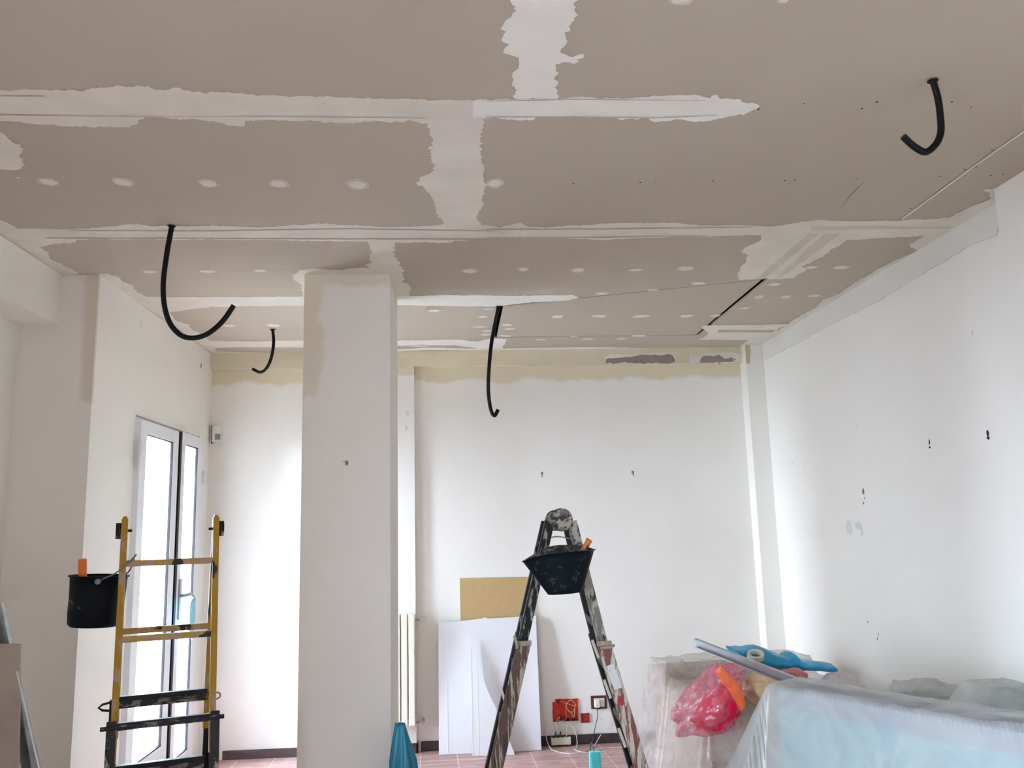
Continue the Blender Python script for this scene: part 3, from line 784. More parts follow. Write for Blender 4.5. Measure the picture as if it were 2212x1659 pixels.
# right wall, the nearer thicker part, the new plaster strip under the ceiling
b = MB()
b.box((XR, YN - 0.01, 0), (XR + 0.25, YW, ZT), 'wall')
rp_ = lambda u, v, w: (XR - 0.0012 - w, u, v)
RC = [(2.433, 4.154, 1.969), (2.433, 4.155, 1.942), (2.433, 3.673, 1.961), (2.433, 3.674, 1.94), (2.433, 4.914, 1.747), (2.433, 4.904, 1.708), (2.433, 4.922, 1.678), (2.433, 5.011, 0.98), (2.433, 4.895, 0.92), (2.433, 4.911, 0.894), (2.433, 3.696, 2.436)]
RS = [(0.006, 0.014), (0.008, 0.006), (0.009, 0.014), (0.010, 0.008), (0.014, 0.022), (0.004, 0.007), (0.005, 0.009), (0.004, 0.008), (0.004, 0.008), (0.006, 0.010), (0.008, 0.014)]
for k, (x, y, z) in enumerate(RC):
    chip(b, (y, z), RS[k], rp_, k + 20, 'faintchip' if k == 10 else ('chip' if k in (4, 8, 9) else 'darkhole'))
for k, (x, y, z) in enumerate([(2.433, 5.139, 1.53), (2.433, 5.014, 1.544), (2.433, 4.98, 1.505), (2.433, 4.91, 2.143), (2.433, 5.942, 1.996), (2.433, 5.745, 1.952), (2.433, 5.55, 1.923)]):
    chip(b, (y, z), (0.045 if k < 2 else 0.012, 0.045 if k == 0 else 0.025 if k < 3 else 0.006), rp_, k + 40, 'faintchip')
struct(b.build('wall_right'))
b = MB()
st = [(2.433, 3.435, 2.824), (2.433, 3.62, 2.843), (2.433, 4.503, 2.816), (2.433, 5.462, 2.826), (2.433, 6.293, 2.831)]
top = [(p[1], p[2]) for p in st]
lo = jag(top + [(top[-1][0] + 0.05, ZC), (top[0][0] - 0.12, ZC)], 0.006, 0.05, 8)
b.poly([lo], lambda u, v, w: (XR - 0.012 + w, u, v), 'newstrip', depth=0.012)
struct(b.build('trim_4'), 'strip of new plaster along the top of the right wall')
b = MB()
b.box((XP, YB, 0), (XR + 0.25, YN, ZT), 'wall')
struct(b.build('wall_right_near'), 'nearer, thicker part of the right wall')

# left wall with the door opening (inner face at XL)
DY0, DY1, DZ1 = 5.00, 6.215, 2.30
WX = XL - 0.09
b = MB()
b.box((WX, YP + 0.02, 0), (XL, DY0, ZT), 'wall')
b.box((WX, DY1, 0), (XL, YW, ZT), 'wall')
b.box((WX, DY0, DZ1), (XL, DY1, ZT), 'wall')
lp_ = lambda u, v, w: (XL + 0.0012 + w, u, v)
for k, (x, y, z) in enumerate([(-1.874, 5.005, 2.848), (-1.874, 6.2, 2.825), (-1.874, 4.891, 0.986)]):
    chip(b, (y, z), (0.014, 0.022), lp_, k + 60, 'faintchip' if k < 1 else 'chip')
struct(b.build('wall_left'))
# pier face that turns into the left recess
b = MB()
b.box((XC - 0.2, YP, 0), (XL, YP + 0.02, ZC), 'pier')
b.box((XC - 0.2, YP + 0.02, 0), (WX - 0.001, YP + 0.12, ZT), 'wall')
struct(b.build('trim_5'), 'front face of the left pier beside the recess')
b = MB()
b.box((XC - 0.3, YB, 2.692), (XB, YP, ZT), 'wall')
struct(b.build('trim_6'), 'downstand beam along the left recess')
# recess wall with a window beside the camera
b = MB()
SW = (-1.2, 0.2, 0.8, 2.3)
b.box((XC - 0.3, YB, 0), (XC, SW[0], 2.692), 'wall')
b.box((XC - 0.3, SW[1], 0), (XC, YP, 2.692), 'wall')
b.box((XC - 0.3, SW[0], 0), (XC, SW[1], SW[2]), 'wall')
b.box((XC - 0.3, SW[0], SW[3]), (XC, SW[1], 2.692), 'wall')
struct(b.build('wall_left_near'), 'recessed left wall with a window, beside the camera')
# rear wall, behind the camera
b = MB()
b.box((-2.5, YB - 0.25, 0), (2.7, YB, ZT), 'wall')
struct(b.build('wall_near'))

# free-standing column
b = MB()
CX0, CX1, CY0, CY1 = -0.805, -0.345, 4.41, 4.95
b.box((CX0, CY0, 0), (CX1, CY1, ZC - 0.0005), 'column', 0.006)
cp = lambda u, v, w: (u, CY0 - 0.0012 - w, v)
(x, y, z), = [(-0.572, 4.41, 1.945)]
chip(b, (x, z), (0.009, 0.014), cp, 4, 'chip')
chip(b, (x - 0.012, z + 0.008), (0.010, 0.006), cp, 9, 'faintchip')
struct(b.build('column'), 'square free-standing white column')

# skirting
b = MB()
b.box((-1.707, YW - 0.012, 0), (-0.80, YW, 0.062), 'base', 0.003)
struct(b.build('baseboard_far'))
b = MB()
b.box((-0.80, 6.428, 0), (-0.309, 6.440, 0.068), 'base', 0.003)
b.box((-0.321, 6.428, 0), (-0.309, YW, 0.068), 'base')
struct(b.build('baseboard_pilaster'), 'dark skirting across the pilaster')
b = MB()
b.box((-0.29, YW - 0.012, 0), (2.29, YW, 0.068), 'base', 0.003)
struct(b.build('baseboard_far.001'))

# outdoors: porch roof, paving, unseen walls put in to block daylight
b = MB()
b.box((-14, -12, -0.12), (WX, 18, -0.02), 'concrete')
struct(b.build('ground'), 'pale paving outside the door')
b = MB()
b.box((-2.52, YP + 0.12, 2.36), (WX, 9.0, 2.5), 'soffit')
struct(b.build('ceiling_porch'), 'porch roof outside the door')
b = MB()
b.box((-3.75, YP - 0.1, 0), (XC - 0.2, YP + 0.12, 2.6), 'outwall')  # unseen; sized to stop slanting daylight reaching the far left corner
struct(b.build('wall_porch_blocker'), 'unseen porch side wall, placed to cut off slanting daylight at the door')
b = MB()
b.box((-10.5, 4.4, 0), (-9.0, 9.6, 4.2), 'outwall')  # unseen block added to dim the daylight falling on the right wall
struct(b.build('wall_daylight_blocker'), 'unseen wall added across the yard to hold back daylight through the door')

# ------------------------------------------------------------------ glazed door, two leaves
d = bpy.data.objects.new('door_1', None)
d.location = (XL, 5.6, 0)
COL.objects.link(d)
struct(d, 'white double glazed door with a dark gap between its leaves')


def leaf(y0, y1, x, py0, py1, pz0, pz1, z0, z1, nm):
    f = MB()
    t0, t1 = x - 0.03, x + 0.03
    f.box((t0, y0, z0), (t1, py0, z1), 'white_frame', 0.004)
    f.box((t0, py1, z0), (t1, y1, z1), 'white_frame', 0.004)
    f.box((t0, py0, pz1), (t1, py1, z1), 'white_frame', 0.004)
    f.box((t0, py0, z0), (t1, py1, pz0), 'white_frame', 0.004)
    o = f.build(nm, d)
    g = MB()
    for a, c in (((x + 0.012, py0, pz0), (x + 0.026, py0 + 0.008, pz1)), ((x + 0.012, py1 - 0.008, pz0), (x + 0.026, py1, pz1)),
                 ((x + 0.012, py0, pz0), (x + 0.026, py1, pz0 + 0.008)), ((x + 0.012, py0, pz1 - 0.006), (x + 0.026, py1, pz1))):
        g.box(a, c, 'gasket')
    q = g.build('gasket')
    q.parent = o
    g = MB()
    g.box((x - 0.006, py0 - 0.01, pz0 - 0.01), (x, py1 + 0.01, pz1 + 0.01), 'glass')
    q = g.build('pane')
    q.parent = o
    return o


leaf(4.998, 5.672, XL + 0.005, 5.10, 5.575, 0.32, 2.195, 0.02, 2.275, 'door_leaf')
leaf(5.745, 6.20, XL + 0.005, 5.815, 6.10, 0.17, 2.205, 0.02, 2.285, 'door_leaf')
g = MB()
g.box((XL - 0.04, 5.674, 0.02), (XL - 0.01, 5.744, 2.275), 'gasket')
g.box((XL - 0.012, 5.712, 0.02), (XL + 0.033, 5.7445, 2.28), 'gasket')
g.build('meeting_gap', d)
g = MB()
g.box((XL - 0.06, DY0 - 0.001, 0), (XL - 0.025, DY0 + 0.05, DZ1), 'white_frame')
g.box((XL - 0.06, DY1 - 0.05, 0), (XL - 0.025, DY1 + 0.001, DZ1), 'white_frame')
g.box((XL - 0.06, DY0, DZ1 - 0.05), (XL - 0.025, DY1, DZ1 + 0.001), 'white_frame')
g.box((XL + 0.0, 6.205, 0), (XL + 0.012, 6.262, 2.30), 'white_frame', 0.002)
g.build('frame', d)
g = MB()
g.tube([(XL + 0.036, 4.985, 1.98), (XL + 0.036, 4.985, 2.14)], 0.011, 'white_frame')
g.tube([(XL + 0.036, 6.235, 1.96), (XL + 0.036, 6.235, 2.05)], 0.009, 'white_frame')
g.build('hinge', d)
# lever handle
g = MB()
hy = 5.80
g.box((XL + 0.035, hy - 0.022, 1.05), (XL + 0.045, hy + 0.022, 1.31), 'handle', 0.004)
g.tube(catmull([(XL + 0.04, hy, 1.20), (XL + 0.085, hy, 1.205), (XL + 0.09, hy + 0.05, 1.208), (XL + 0.088, hy + 0.12, 1.185), (XL + 0.086, hy + 0.15, 1.155)]), 0.012, 'handle')
g.build('door_handle', d)

# pale blue rag hanging on the handle
b = MB()
g0 = []
for i in range(13):
    row = []
    for j in range(9):
        u, v = i / 12, j / 8
        w = 0.020 + 0.085 * math.sin(min(1, u * 1.25) * math.pi * 0.85) ** 0.7 if u > 0 else 0.02
        row.append((XL + 0.10 + 0.012 * math.sin(v * 9 + u * 3), 5.865 + (v - 0.5) * w * 1.5 + 0.02 * u, 1.175 - 0.26 * u - 0.03 * (v - 0.5) * u))
    g0.append(row)
vs = [p for r in g0 for p in r]
fs = [(i * 9 + j, i * 9 + j + 1, (i + 1) * 9 + j + 1, (i + 1) * 9 + j) for i in range(12) for j in range(8)]
b.faces(vs, fs, 'skyblue', True)
o = b.build('rag')
sm = o.modifiers.new('thickness', 'SOLIDIFY')
sm.thickness = 0.003
tag(o, 'pale blue rag hanging from the glazed door handle', 'rag')

# windows that the camera does not see but daylight comes through
def window(name, plane, a0, a1, z0, z1, pos, label):
    e = bpy.data.objects.new(name, None)
    COL.objects.link(e)
    struct(e, label)
    f = MB()
    def bx(p0, p1, q0, q1, mb, mm, t=0.03):
        if plane == 'X':
            mb.box((pos - t, p0, q0), (pos + t, p1, q1), mm)
        else:
            mb.box((p0, pos - t, q0), (p1, pos + t, q1), mm)
    mid = (a0 + a1) / 2
    for p0, p1, q0, q1 in ((a0, a0 + .06, z0, z1), (a1 - .06, a1, z0, z1), (mid - .05, mid + .05, z0, z1), (a0, a1, z0, z0 + .06), (a0, a1, z1 - .06, z1)):
        bx(p0, p1, q0, q1, f, 'white_frame')
    f.build('window_frame', e)
    f = MB()
    bx(a0 + .05, a1 - .05, z0 + .05, z1 - .05, f, 'glass', 0.003)
    f.build('pane', e)


window('window_1', 'X', SW[0], SW[1], SW[2], SW[3], XC - 0.15, 'window in the left recess')

# ------------------------------------------------------------------ conduits hanging from the ceiling
def conduit(name, pts, r, label, hole=True, mm='conduit'):
    path = catmull(pts, 26)
    # resample evenly, one ring pair per corrugation
    L = [0.0]
    for k in range(1, len(path)):
        L.append(L[-1] + (path[k] - path[k - 1]).length)
    n = int(L[-1] / (r * 0.22))
    out, rad = [], []
    j = 0
    for k in range(n + 1):
        s = L[-1] * k / n
        while j < len(L) - 2 and L[j + 1] < s:
            j += 1
        t = (s - L[j]) / max(1e-9, L[j + 1] - L[j])
        out.append(path[j].lerp(path[j + 1], t))
        rad.append(r * (1.0 if k % 2 else 0.86))
    m = MB()
    m.tube(out, r, mm, 14, True, False, rad)
    m.tube(out[-6:], r * 0.74, 'darkhole', 12, True, True)
    top = out[0]
    o = m.build(name)
    tag(o, label, 'conduit', None)
    h = MB()
    h.poly([jag(circ(top.x, top.y, r * 1.6, 14), 0.004, 0.01, r)], lambda u, v, w: (u, v, ZC - 0.0045 - w), 'darkhole')
    q = h.build('ceiling_hole')
    q.parent = o
    return o


def shift(P, ys, z0=None):
    """points on a plane seen as a curve, given their own depth offsets"""
    return [(p[0], p[1] + d_, p[2]) for p, d_ in zip(P, ys)]


c1 = [(-1.258, 3.666, 2.967), (-1.275, 3.666, 2.831), (-1.284, 3.666, 2.702), (-1.275, 3.666, 2.597), (-1.246, 3.666, 2.513), (-1.196, 3.666, 2.46), (-1.14, 3.666, 2.449), (-1.081, 3.666, 2.469), (-1.023, 3.666, 2.521), (-0.975, 3.666, 2.594)]
c1[0] = (c1[0][0], c1[0][1], ZC - 0.002)
conduit('conduit', c1, 0.0122, 'long black corrugated conduit hanging in a wide hook over the left side')
c2 = [(-1.241, 5.664, 2.964), (-1.233, 5.664, 2.873), (-1.246, 5.664, 2.77), (-1.276, 5.664, 2.697), (-1.318, 5.664, 2.669), (-1.371, 5.664, 2.692)]
c2[0] = (c2[0][0], c2[0][1], ZC - 0.002)
conduit('conduit', c2, 0.0115, 'short black conduit hook hanging nearest the far wall, left of the column')
c3 = [(0.278, 5.107, 2.967), (0.252, 5.107, 2.85), (0.226, 5.107, 2.717), (0.208, 5.107, 2.555), (0.202, 5.107, 2.424), (0.214, 5.107, 2.311), (0.236, 5.107, 2.271), (0.26, 5.107, 2.308)]
c3[0] = (c3[0][0] , c3[0][1], ZC - 0.002)
conduit('conduit', c3, 0.0125, 'long straight black conduit hanging from the gap of the ceiling panel')
c4 = [(1.533, 2.375, 2.967), (1.546, 2.375, 2.907), (1.55, 2.375, 2.844), (1.545, 2.375, 2.792), (1.525, 2.375, 2.753), (1.489, 2.375, 2.726), (1.447, 2.375, 2.739), (1.408, 2.375, 2.768)]
c4[0] = (c4[0][0], c4[0][1], ZC - 0.002)
conduit('conduit', shift(c4, [0, 0.005, 0.01, 0.01, 0.01, 0.01, 0.0, -0.01]), 0.0112, 'thick black conduit hook hanging near the right edge of the ceiling', mm='conduit_dust')

# ------------------------------------------------------------------ things on the far wall
# sensor box in the corner
t = thing('thermostat', 'small white wall box with a grey square in the far left corner', 'wall box', (-1.81, YW, 2.28))
b = MB()
b.box((-1.85, YW - 0.035, 2.285), (-1.778, YW, 2.405), 'whiteplastic', 0.004)
b.build('housing', t)
b = MB()
b.box((-1.825, YW - 0.038, 2.300), (-1.785, YW - 0.035, 2.345), M['handle'], 0.0)
b.build('sensor_window', t)
b = MB()
b.box((-1.856, YW - 0.030, 2.275), (-1.846, YW, 2.41), 'brownplate')
b.build('side_cover', t)

# radiator
RY = 6.36
t = thing('radiator', 'tall cream column radiator on the pilaster, half behind the column', 'radiator', (-0.5, 6.4, 0.16))
RAD = [(-0.322, 6.33, 0.982), (-0.327, 6.33, 0.2)]
rx1, rz1, rz0 = RAD[0][0], RAD[0][2], RAD[1][2]
for k in range(6):
    x1 = rx1 - k * 0.052
    b = MB()
    b.box((x1 - 0.047, 6.33, rz0 + 0.01), (x1 - 0.003, 6.35, rz1), 'radiator', 0.006)
    b.box((x1 - 0.047, 6.385, rz0 + 0.01), (x1 - 0.003, 6.405, rz1), 'radiator', 0.006)
    b.box((x1 - 0.052, 6.345, rz0), (x1, 6.395, rz0 + 0.06), 'radiator', 0.008)
    b.box((x1 - 0.052, 6.345, rz1 - 0.06), (x1, 6.395, rz1 - 0.003), 'radiator', 0.008)
    b.box((x1 - 0.028, 6.35, rz0 + 0.05), (x1 - 0.022, 6.385, rz1 - 0.05), 'radiator')
    b.build('section', t)
b = MB()
b.box((-0.62, 6.40, rz1 - 0.12), (-0.58, 6.44, rz1 - 0.10), 'radiator')
b.build('bracket', t)
b = MB()
b.box((-0.42, 6.40, rz1 - 0.12), (-0.38, 6.44, rz1 - 0.10), 'radiator')
b.build('bracket', t)
VL = [(-0.272, 6.41, 0.936), (-0.278, 6.41, 0.222)]
for k, (x, y, z) in enumerate(VL):
    b = MB()
    b.tube([(rx1 - 0.01, 6.372, z + 0.002), (x - 0.02, 6.39, z), (x, 6.41, z)], 0.007, 'brass', 10)
    b.tube([(x, 6.41, z), (x, YW, z)], 0.008, 'brass', 10)
    b.tube([(x, 6.425, z), (x, 6.385, z)], 0.018, 'valve_white' if k == 0 else 'brass', 16)
    b.tube([(x, 6.385, z), (x, 6.372, z)], 0.011, 'valve_white' if k == 0 else 'brass', 16)
    b.build('valve', t)

# leaning plasterboards: back sheet with brown paper side out, white sheet, torn offcut
def lean(name, px_pts, y_bot, y_top, z_ref, th, face, edge, label, amp=0.0, seed=1):
    """sheet outline given in x, z; leans so that y runs from y_bot at the floor to y_top at z_ref"""
    def yy(z):
        return y_bot + (y_top - y_bot) * z / z_ref
    m = MB()
    pts = jag(px_pts, amp, 0.025, seed) if amp else px_pts
    m.poly([pts], lambda u, v, w: (u, yy(v) + w, v), face)
    m.poly([pts], lambda u, v, w: (u, yy(v) + th, v), face)
    n = len(pts)
    f0 = [(u, yy(v), v) for u, v in pts]
    f1 = [(u, yy(v) + th, v) for u, v in pts]
    m.faces(f0 + f1, [(k, (k + 1) % n, n + (k + 1) % n, n + k) for k in range(n)], edge)
    o = m.build(name)
    return tag(o, label, 'plasterboard sheet')


BR = [(p[0], p[2]) for p in [(0.009, 6.46, 1.221), (0.544, 6.46, 1.215), (0.547, 6.46, 0.63), (0.01, 6.46, 0.649)]]
BR = [(BR[0][0], BR[0][1]), BR[1], (BR[1][0] + 0.02, 0.002), (BR[0][0] + 0.01, 0.002)]
lean('plasterboard_sheet', BR, 6.435, 6.466, 1.22, 0.0125, 'pb_brown', 'pb_cut', 'brown paper-backed board standing behind the white sheet against the far wall', 0.0)
b = MB()
WB = [(p[0], p[2]) for p in [(-0.153, 6.41, 0.905), (0.001, 6.41, 0.91), (0.045, 6.41, 0.915), (0.165, 6.41, 0.925), (0.19, 6.41, 0.934), (0.217, 6.41, 0.923), (0.573, 6.41, 0.931)]]
WBB = [(-0.159, 6.366, 0), (0.577, 6.342, 0)]
wb = WB + [(WBB[1][0], 0.002), (WBB[0][0], 0.002)]
ws = lean('plasterboard_sheet', wb, 6.350, 6.43, 0.92, 0.0125, 'pb_white', 'pb_cut', 'large white plasterboard sheet leaning on the far wall', 0.0)
def strip(parent, x, z0_, z1_, y_bot, y_top, z_ref, w_, mm='pb_cut'):  # paler strip paints the highlight along a board's edge
    m = MB()
    f_ = lambda z: y_bot + (y_top - y_bot) * z / z_ref - 0.0012
    m.faces([(x, f_(z0_), z0_), (x + w_, f_(z0_), z0_), (x + w_, f_(z1_), z1_), (x, f_(z1_), z1_),
             (x, f_(z0_) + 0.001, z0_), (x + w_, f_(z0_) + 0.001, z0_), (x + w_, f_(z1_) + 0.001, z1_), (x, f_(z1_) + 0.001, z1_)],
            [(0, 1, 2, 3), (4, 5, 1, 0), (5, 6, 2, 1), (6, 7, 3, 2), (7, 4, 0, 3)], mm)
    o_ = m.build('edge_highlight')
    o_.parent = parent
    return o_


strip(ws, wb[0][0] + 0.055, 0.01, 0.86, 6.350, 6.43, 0.92, 0.006)
OB = [(p[0], p[2]) for p in [(0.083, 6.33, 0.792), (0.096, 6.33, 0.746), (0.134, 6.33, 0.631), (0.156, 6.33, 0.572), (0.194, 6.33, 0.436), (0.245, 6.33, 0.332), (0.298, 6.33, 0.203)]]
OBB = [(0.379, 6.313, 0), (0.079, 6.326, 0)]
ob = OB + [(OBB[0][0], 0.002), (OBB[1][0], 0.002)]
lean('plasterboard_offcut', ob, 6.27, 6.375, 0.80, 0.0125, 'pb_white', 'pb_cut', 'torn triangular plasterboard offcut leaning on the large white sheet', 0.004, 3)['category'] = 'plasterboard offcut'
oc = bpy.data.objects['plasterboard_offcut']
strip(oc, ob[-1][0] + 0.002, 0.01, 0.70, 6.27, 6.375, 0.80, 0.004)
strip(oc, ob[-1][0] + 0.045, 0.01, 0.62, 6.27, 6.375, 0.80, 0.004)

# junction boxes
def jbox(name, P, label, mm, jagamp, seed):
    x0, x1 = P[0][0], P[1][0]
    z1, z0 = P[0][2], P[1][2]
    t = thing(name, label, 'junction box', ((x0 + x1) / 2, YW, z0))
    b = MB()
    loop = jag([(x0, z0), (x1, z0), (x1, z1), (x0 + 0.02, z1), (x0 + 0.02, z1 - 0.02), (x0, z1 - 0.02)] if seed == 1 else [(x0, z0), (x1, z0), (x1, z1), (x0, z1)], jagamp, 0.008, seed)
    b.poly([loop], lambda u, v, w: (u, YW - 0.004 + w, v), mm, depth=0.004)
    b.build('back_plate', t)
    r = MB()
    for a, c in (((x0, z0), (x1, z0 + 0.006)), ((x0, z1 - 0.006), (x1, z1)), ((x0, z0), (x0 + 0.006, z1)), ((x1 - 0.006, z0), (x1, z1))):
        if seed == 1 and a[0] == x0 and (c[1] == z1):
            a = (a[0] + 0.02, a[1]) if c[0] == x1 else a
            c = (c[0], c[1] - 0.02) if c[0] != x1 else c
        r.box((a[0], YW - 0.010, a[1]), (c[0], YW - 0.003, c[1]), mm)
    r.build('rim', t)
    return t, x0, x1, z0, z1


JB = [(0.681, 6.483, 0.321), (0.869, 6.483, 0.166), (0.888, 6.483, 0.215), (0.951, 6.483, 0.15)]
t, x0, x1, z0, z1 = jbox('junction_box', JB[:2], 'large red recessed junction box with loose wires low on the far wall', 'redbox', 0.004, 1)
b = MB()
cx, czz = x0 + 0.135, z1 - 0.05
loop = [(cx + 0.032 * math.cos(a), YW - 0.018 - 0.004 * math.sin(3 * a), czz + 0.042 * math.sin(a)) for a in [k * 0.45 for k in range(15)]]
b.tube(catmull([(x0 + 0.06, YW - 0.008, z1 - 0.012)] + loop + [(x0 + 0.155, YW - 0.02, z0 + 0.03)], 3), 0.0022, 'cable_buff', 6)
b.tube(catmull([(x0 + 0.09, YW - 0.012, z1 - 0.02), (x0 + 0.11, YW - 0.018, z1 - 0.07), (x0 + 0.14, YW - 0.02, z1 - 0.1), (x0 + 0.15, YW - 0.02, z0 + 0.02)], 6), 0.0022, 'cable_buff', 6)
b.tube(catmull([(x0 + 0.10, YW - 0.012, z1 - 0.02), (x0 + 0.095, YW - 0.018, z1 - 0.08), (x0 + 0.10, YW - 0.02, z0 + 0.02)], 6), 0.0022, 'cable_buff', 6)
b.build('wire_loop', t)
for q in (0.108, 0.150):
    b = MB()
    b.box((x0 + q - 0.010, YW - 0.028, z0 + 0.004), (x0 + q + 0.010, YW - 0.008, z0 + 0.022), 'gasket', 0.002)
    b.build('connector', t)
jbox('junction_box', JB[2:], 'small dark red junction box beside the large one', 'redbox_small', 0.003, 2)

SK = [(0.969, 6.483, 0.336), (1.087, 6.483, 0.243)]
t = thing('wall_socket', 'brown framed wall socket with a white plug in it', 'wall socket', (SK[0][0] + 0.05, YW, SK[1][2]))
b = MB()
sx0, sx1, sz1, sz0 = SK[0][0], SK[1][0], SK[0][2], SK[1][2]
b.box((sx0, YW - 0.010, sz0), (sx1, YW, sz1), 'brownplate', 0.002)
b.build('frame', t)
b = MB()
b.box((sx0 + 0.022, YW - 0.014, sz0 + 0.014), (sx1 - 0.018, YW - 0.009, sz1 - 0.018), 'whiteplastic', 0.002)
b.build('socket_insert', t)
b = MB()
b.box((sx0 + 0.024, YW - 0.050, sz0 + 0.016), (sx0 + 0.060, YW - 0.012, sz1 - 0.022), 'whiteplastic', 0.006)
b.box((sx0 + 0.046, YW - 0.020, sz0 + 0.0), (sx0 + 0.068, YW - 0.012, sz0 + 0.012), 'gasket', 0.002)
o = b.build('plug')
tag(o, 'white plug in the brown framed wall socket', 'plug')

# power strip with plugs
PS = [(0.657, 6.44, 0.068), (0.802, 6.44, 0.017)]
sx0, sx1 = PS[0][0], PS[1][0]
t = thing('power_strip', 'cream multi-socket power strip against the skirting below the red box', 'power strip', ((sx0 + sx1) / 2, 6.45, 0))
b = MB()
b.box((sx0, 6.425, 0.012), (sx1, 6.468, 0.062), 'creamplastic', 0.005)
b.build('housing', t)
for k in range(4):
    b = MB()
    cxx = sx0 + 0.022 + k * 0.034
    b.tube([(cxx, 6.447, 0.060), (cxx, 6.447, 0.0635)], 0.011, 'gasket', 12)
    b.build('socket', t)
for k, (cxx, lab) in enumerate(((sx0 + 0.036, 'black plug in the left socket of the power strip'), (sx0 + 0.072, 'black plug in the middle of the power strip'))):
    b = MB()
    b.tube([(cxx, 6.447, 0.063), (cxx, 6.447, 0.075), (cxx + 0.002, 6.447, 0.105)], 0.009, 'cable_grey', 10, radii=[0.010, 0.009, 0.003])
    o = b.build('plug')
    tag(o, lab, 'plug')


def cable(name, pts, r, mm, label):
    m = MB()
    m.tube(catmull(pts, 7), r, mm, 7)
    return tag(m.build(name), label, 'cable')


cable('cable', [(sx0 + 0.036, 6.447, 0.104), (sx0 + 0.028, 6.445, 0.15), (sx0 + 0.005, 6.44, 0.165), (sx0 - 0.03, 6.43, 0.13), (sx0 - 0.035, 6.41, 0.06), (sx0 - 0.01, 6.36, 0.008), (sx0 + 0.02, 6.30, 0.004), (sx0 + 0.07, 6.24, 0.004), (sx0 + 0.15, 6.22, 0.004), (sx0 + 0.22, 6.26, 0.004), (sx0 + 0.30, 6.37, 0.004), (sx0 + 0.33, 6.42, 0.02), (sx0 + 0.37, 6.44, 0.07)], 0.003, 'cable_white', 'white cable looping left from the power strip and along the floor')
cable('cable', [(sx0 + 0.072, 6.447, 0.104), (sx0 + 0.062, 6.45, 0.14), (sx0 + 0.050, 6.462, 0.17), (sx0 + 0.070, 6.468, 0.200), (x0 + 0.045, 6.462, 0.0 + JB[1][2] + 0.004), (x0 + 0.09, 6.46, JB[1][2] + 0.014)], 0.0022, 'cable_buff', 'thin buff cable running from the power strip up into the large red box')
cable('cable', [(sx0 + 0.118, 6.447, 0.066), (sx0 + 0.120, 6.446, 0.12), (sx0 + 0.138, 6.444, 0.155), (sx0 + 0.172, 6.43, 0.12), (sx0 + 0.188, 6.41, 0.05), (sx0 + 0.175, 6.35, 0.006), (sx0 + 0.155, 6.33, 0.004), (sx0 + 0.19, 6.25, 0.004), (sx0 + 0.235, 6.23, 0.004), (sx0 + 0.28, 6.27, 0.004), (sx0 + 0.42, 6.33, 0.004), (sx0 + 0.60, 6.30, 0.004), (sx0 + 0.80, 6.25, 0.004), (sx0 + 1.0, 6.22, 0.004)], 0.003, 'cable_white', 'white cable arching right off the power strip then running across the tiles to the right')

# turquoise device on the floor and its lead
TQ = [(0.797, 5.5, 0.2), (0.87, 5.5, 0.197), (0.832, 5.5, 0.198)]
t = thing('radio', 'turquoise rounded box standing on the tiles between the ladder legs', 'device', (TQ[2][0], 5.50, 0))
b = MB()
tz = TQ[2][2]
b.box((TQ[0][0], 5.475, 0), (TQ[1][0], 5.525, tz), 'turquoise', 0.018)
b.build('body', t)
b = MB()
b.box((TQ[0][0] + 0.012, 5.470, 0.02), (TQ[1][0] - 0.012, 5.476, tz - 0.03), 'turquoise', 0.003)
b.build('front_cover', t)
P = [(1.005, 6.44, 0.281), (1.009, 6.44, 0.206), (0.988, 6.44, 0.126), (0.968, 6.44, 0.046)]
cable('cable', [(P[0][0], 6.435, P[0][2])] + P[1:] + [(TQ[2][0] + 0.03, 5.90, 0.10), (TQ[2][0], 5.62, tz + 0.02), (TQ[2][0], 5.50, tz - 0.002)], 0.003, 'cable_grey', 'dark grey lead from the wall socket down to the turquoise box')

# ------------------------------------------------------------------ ladder on the left (yellow over black), seen from its front
def lerp(a, c, t_):
    return tuple(a[k] + (c[k] - a[k]) * t_ for k in range(3))


AN = math.radians(20)
U = Vector((math.cos(AN), math.sin(AN), 0))
V = Vector((-math.sin(AN), math.cos(AN), 0))
TOPL = Vector((-1.435, 3.765, 0))
LW = 0.372
ZTOP = 1.672


def lad(s, side, z):
    """s=-1 front frame, +1 back frame; side 0 left, 1 right"""
    off = 0.015 + (ZTOP - z) * (0.155 if s < 0 else 0.205)
    return TOPL + U * (LW * side) + V * (s * off) + Vector((0, 0, z))


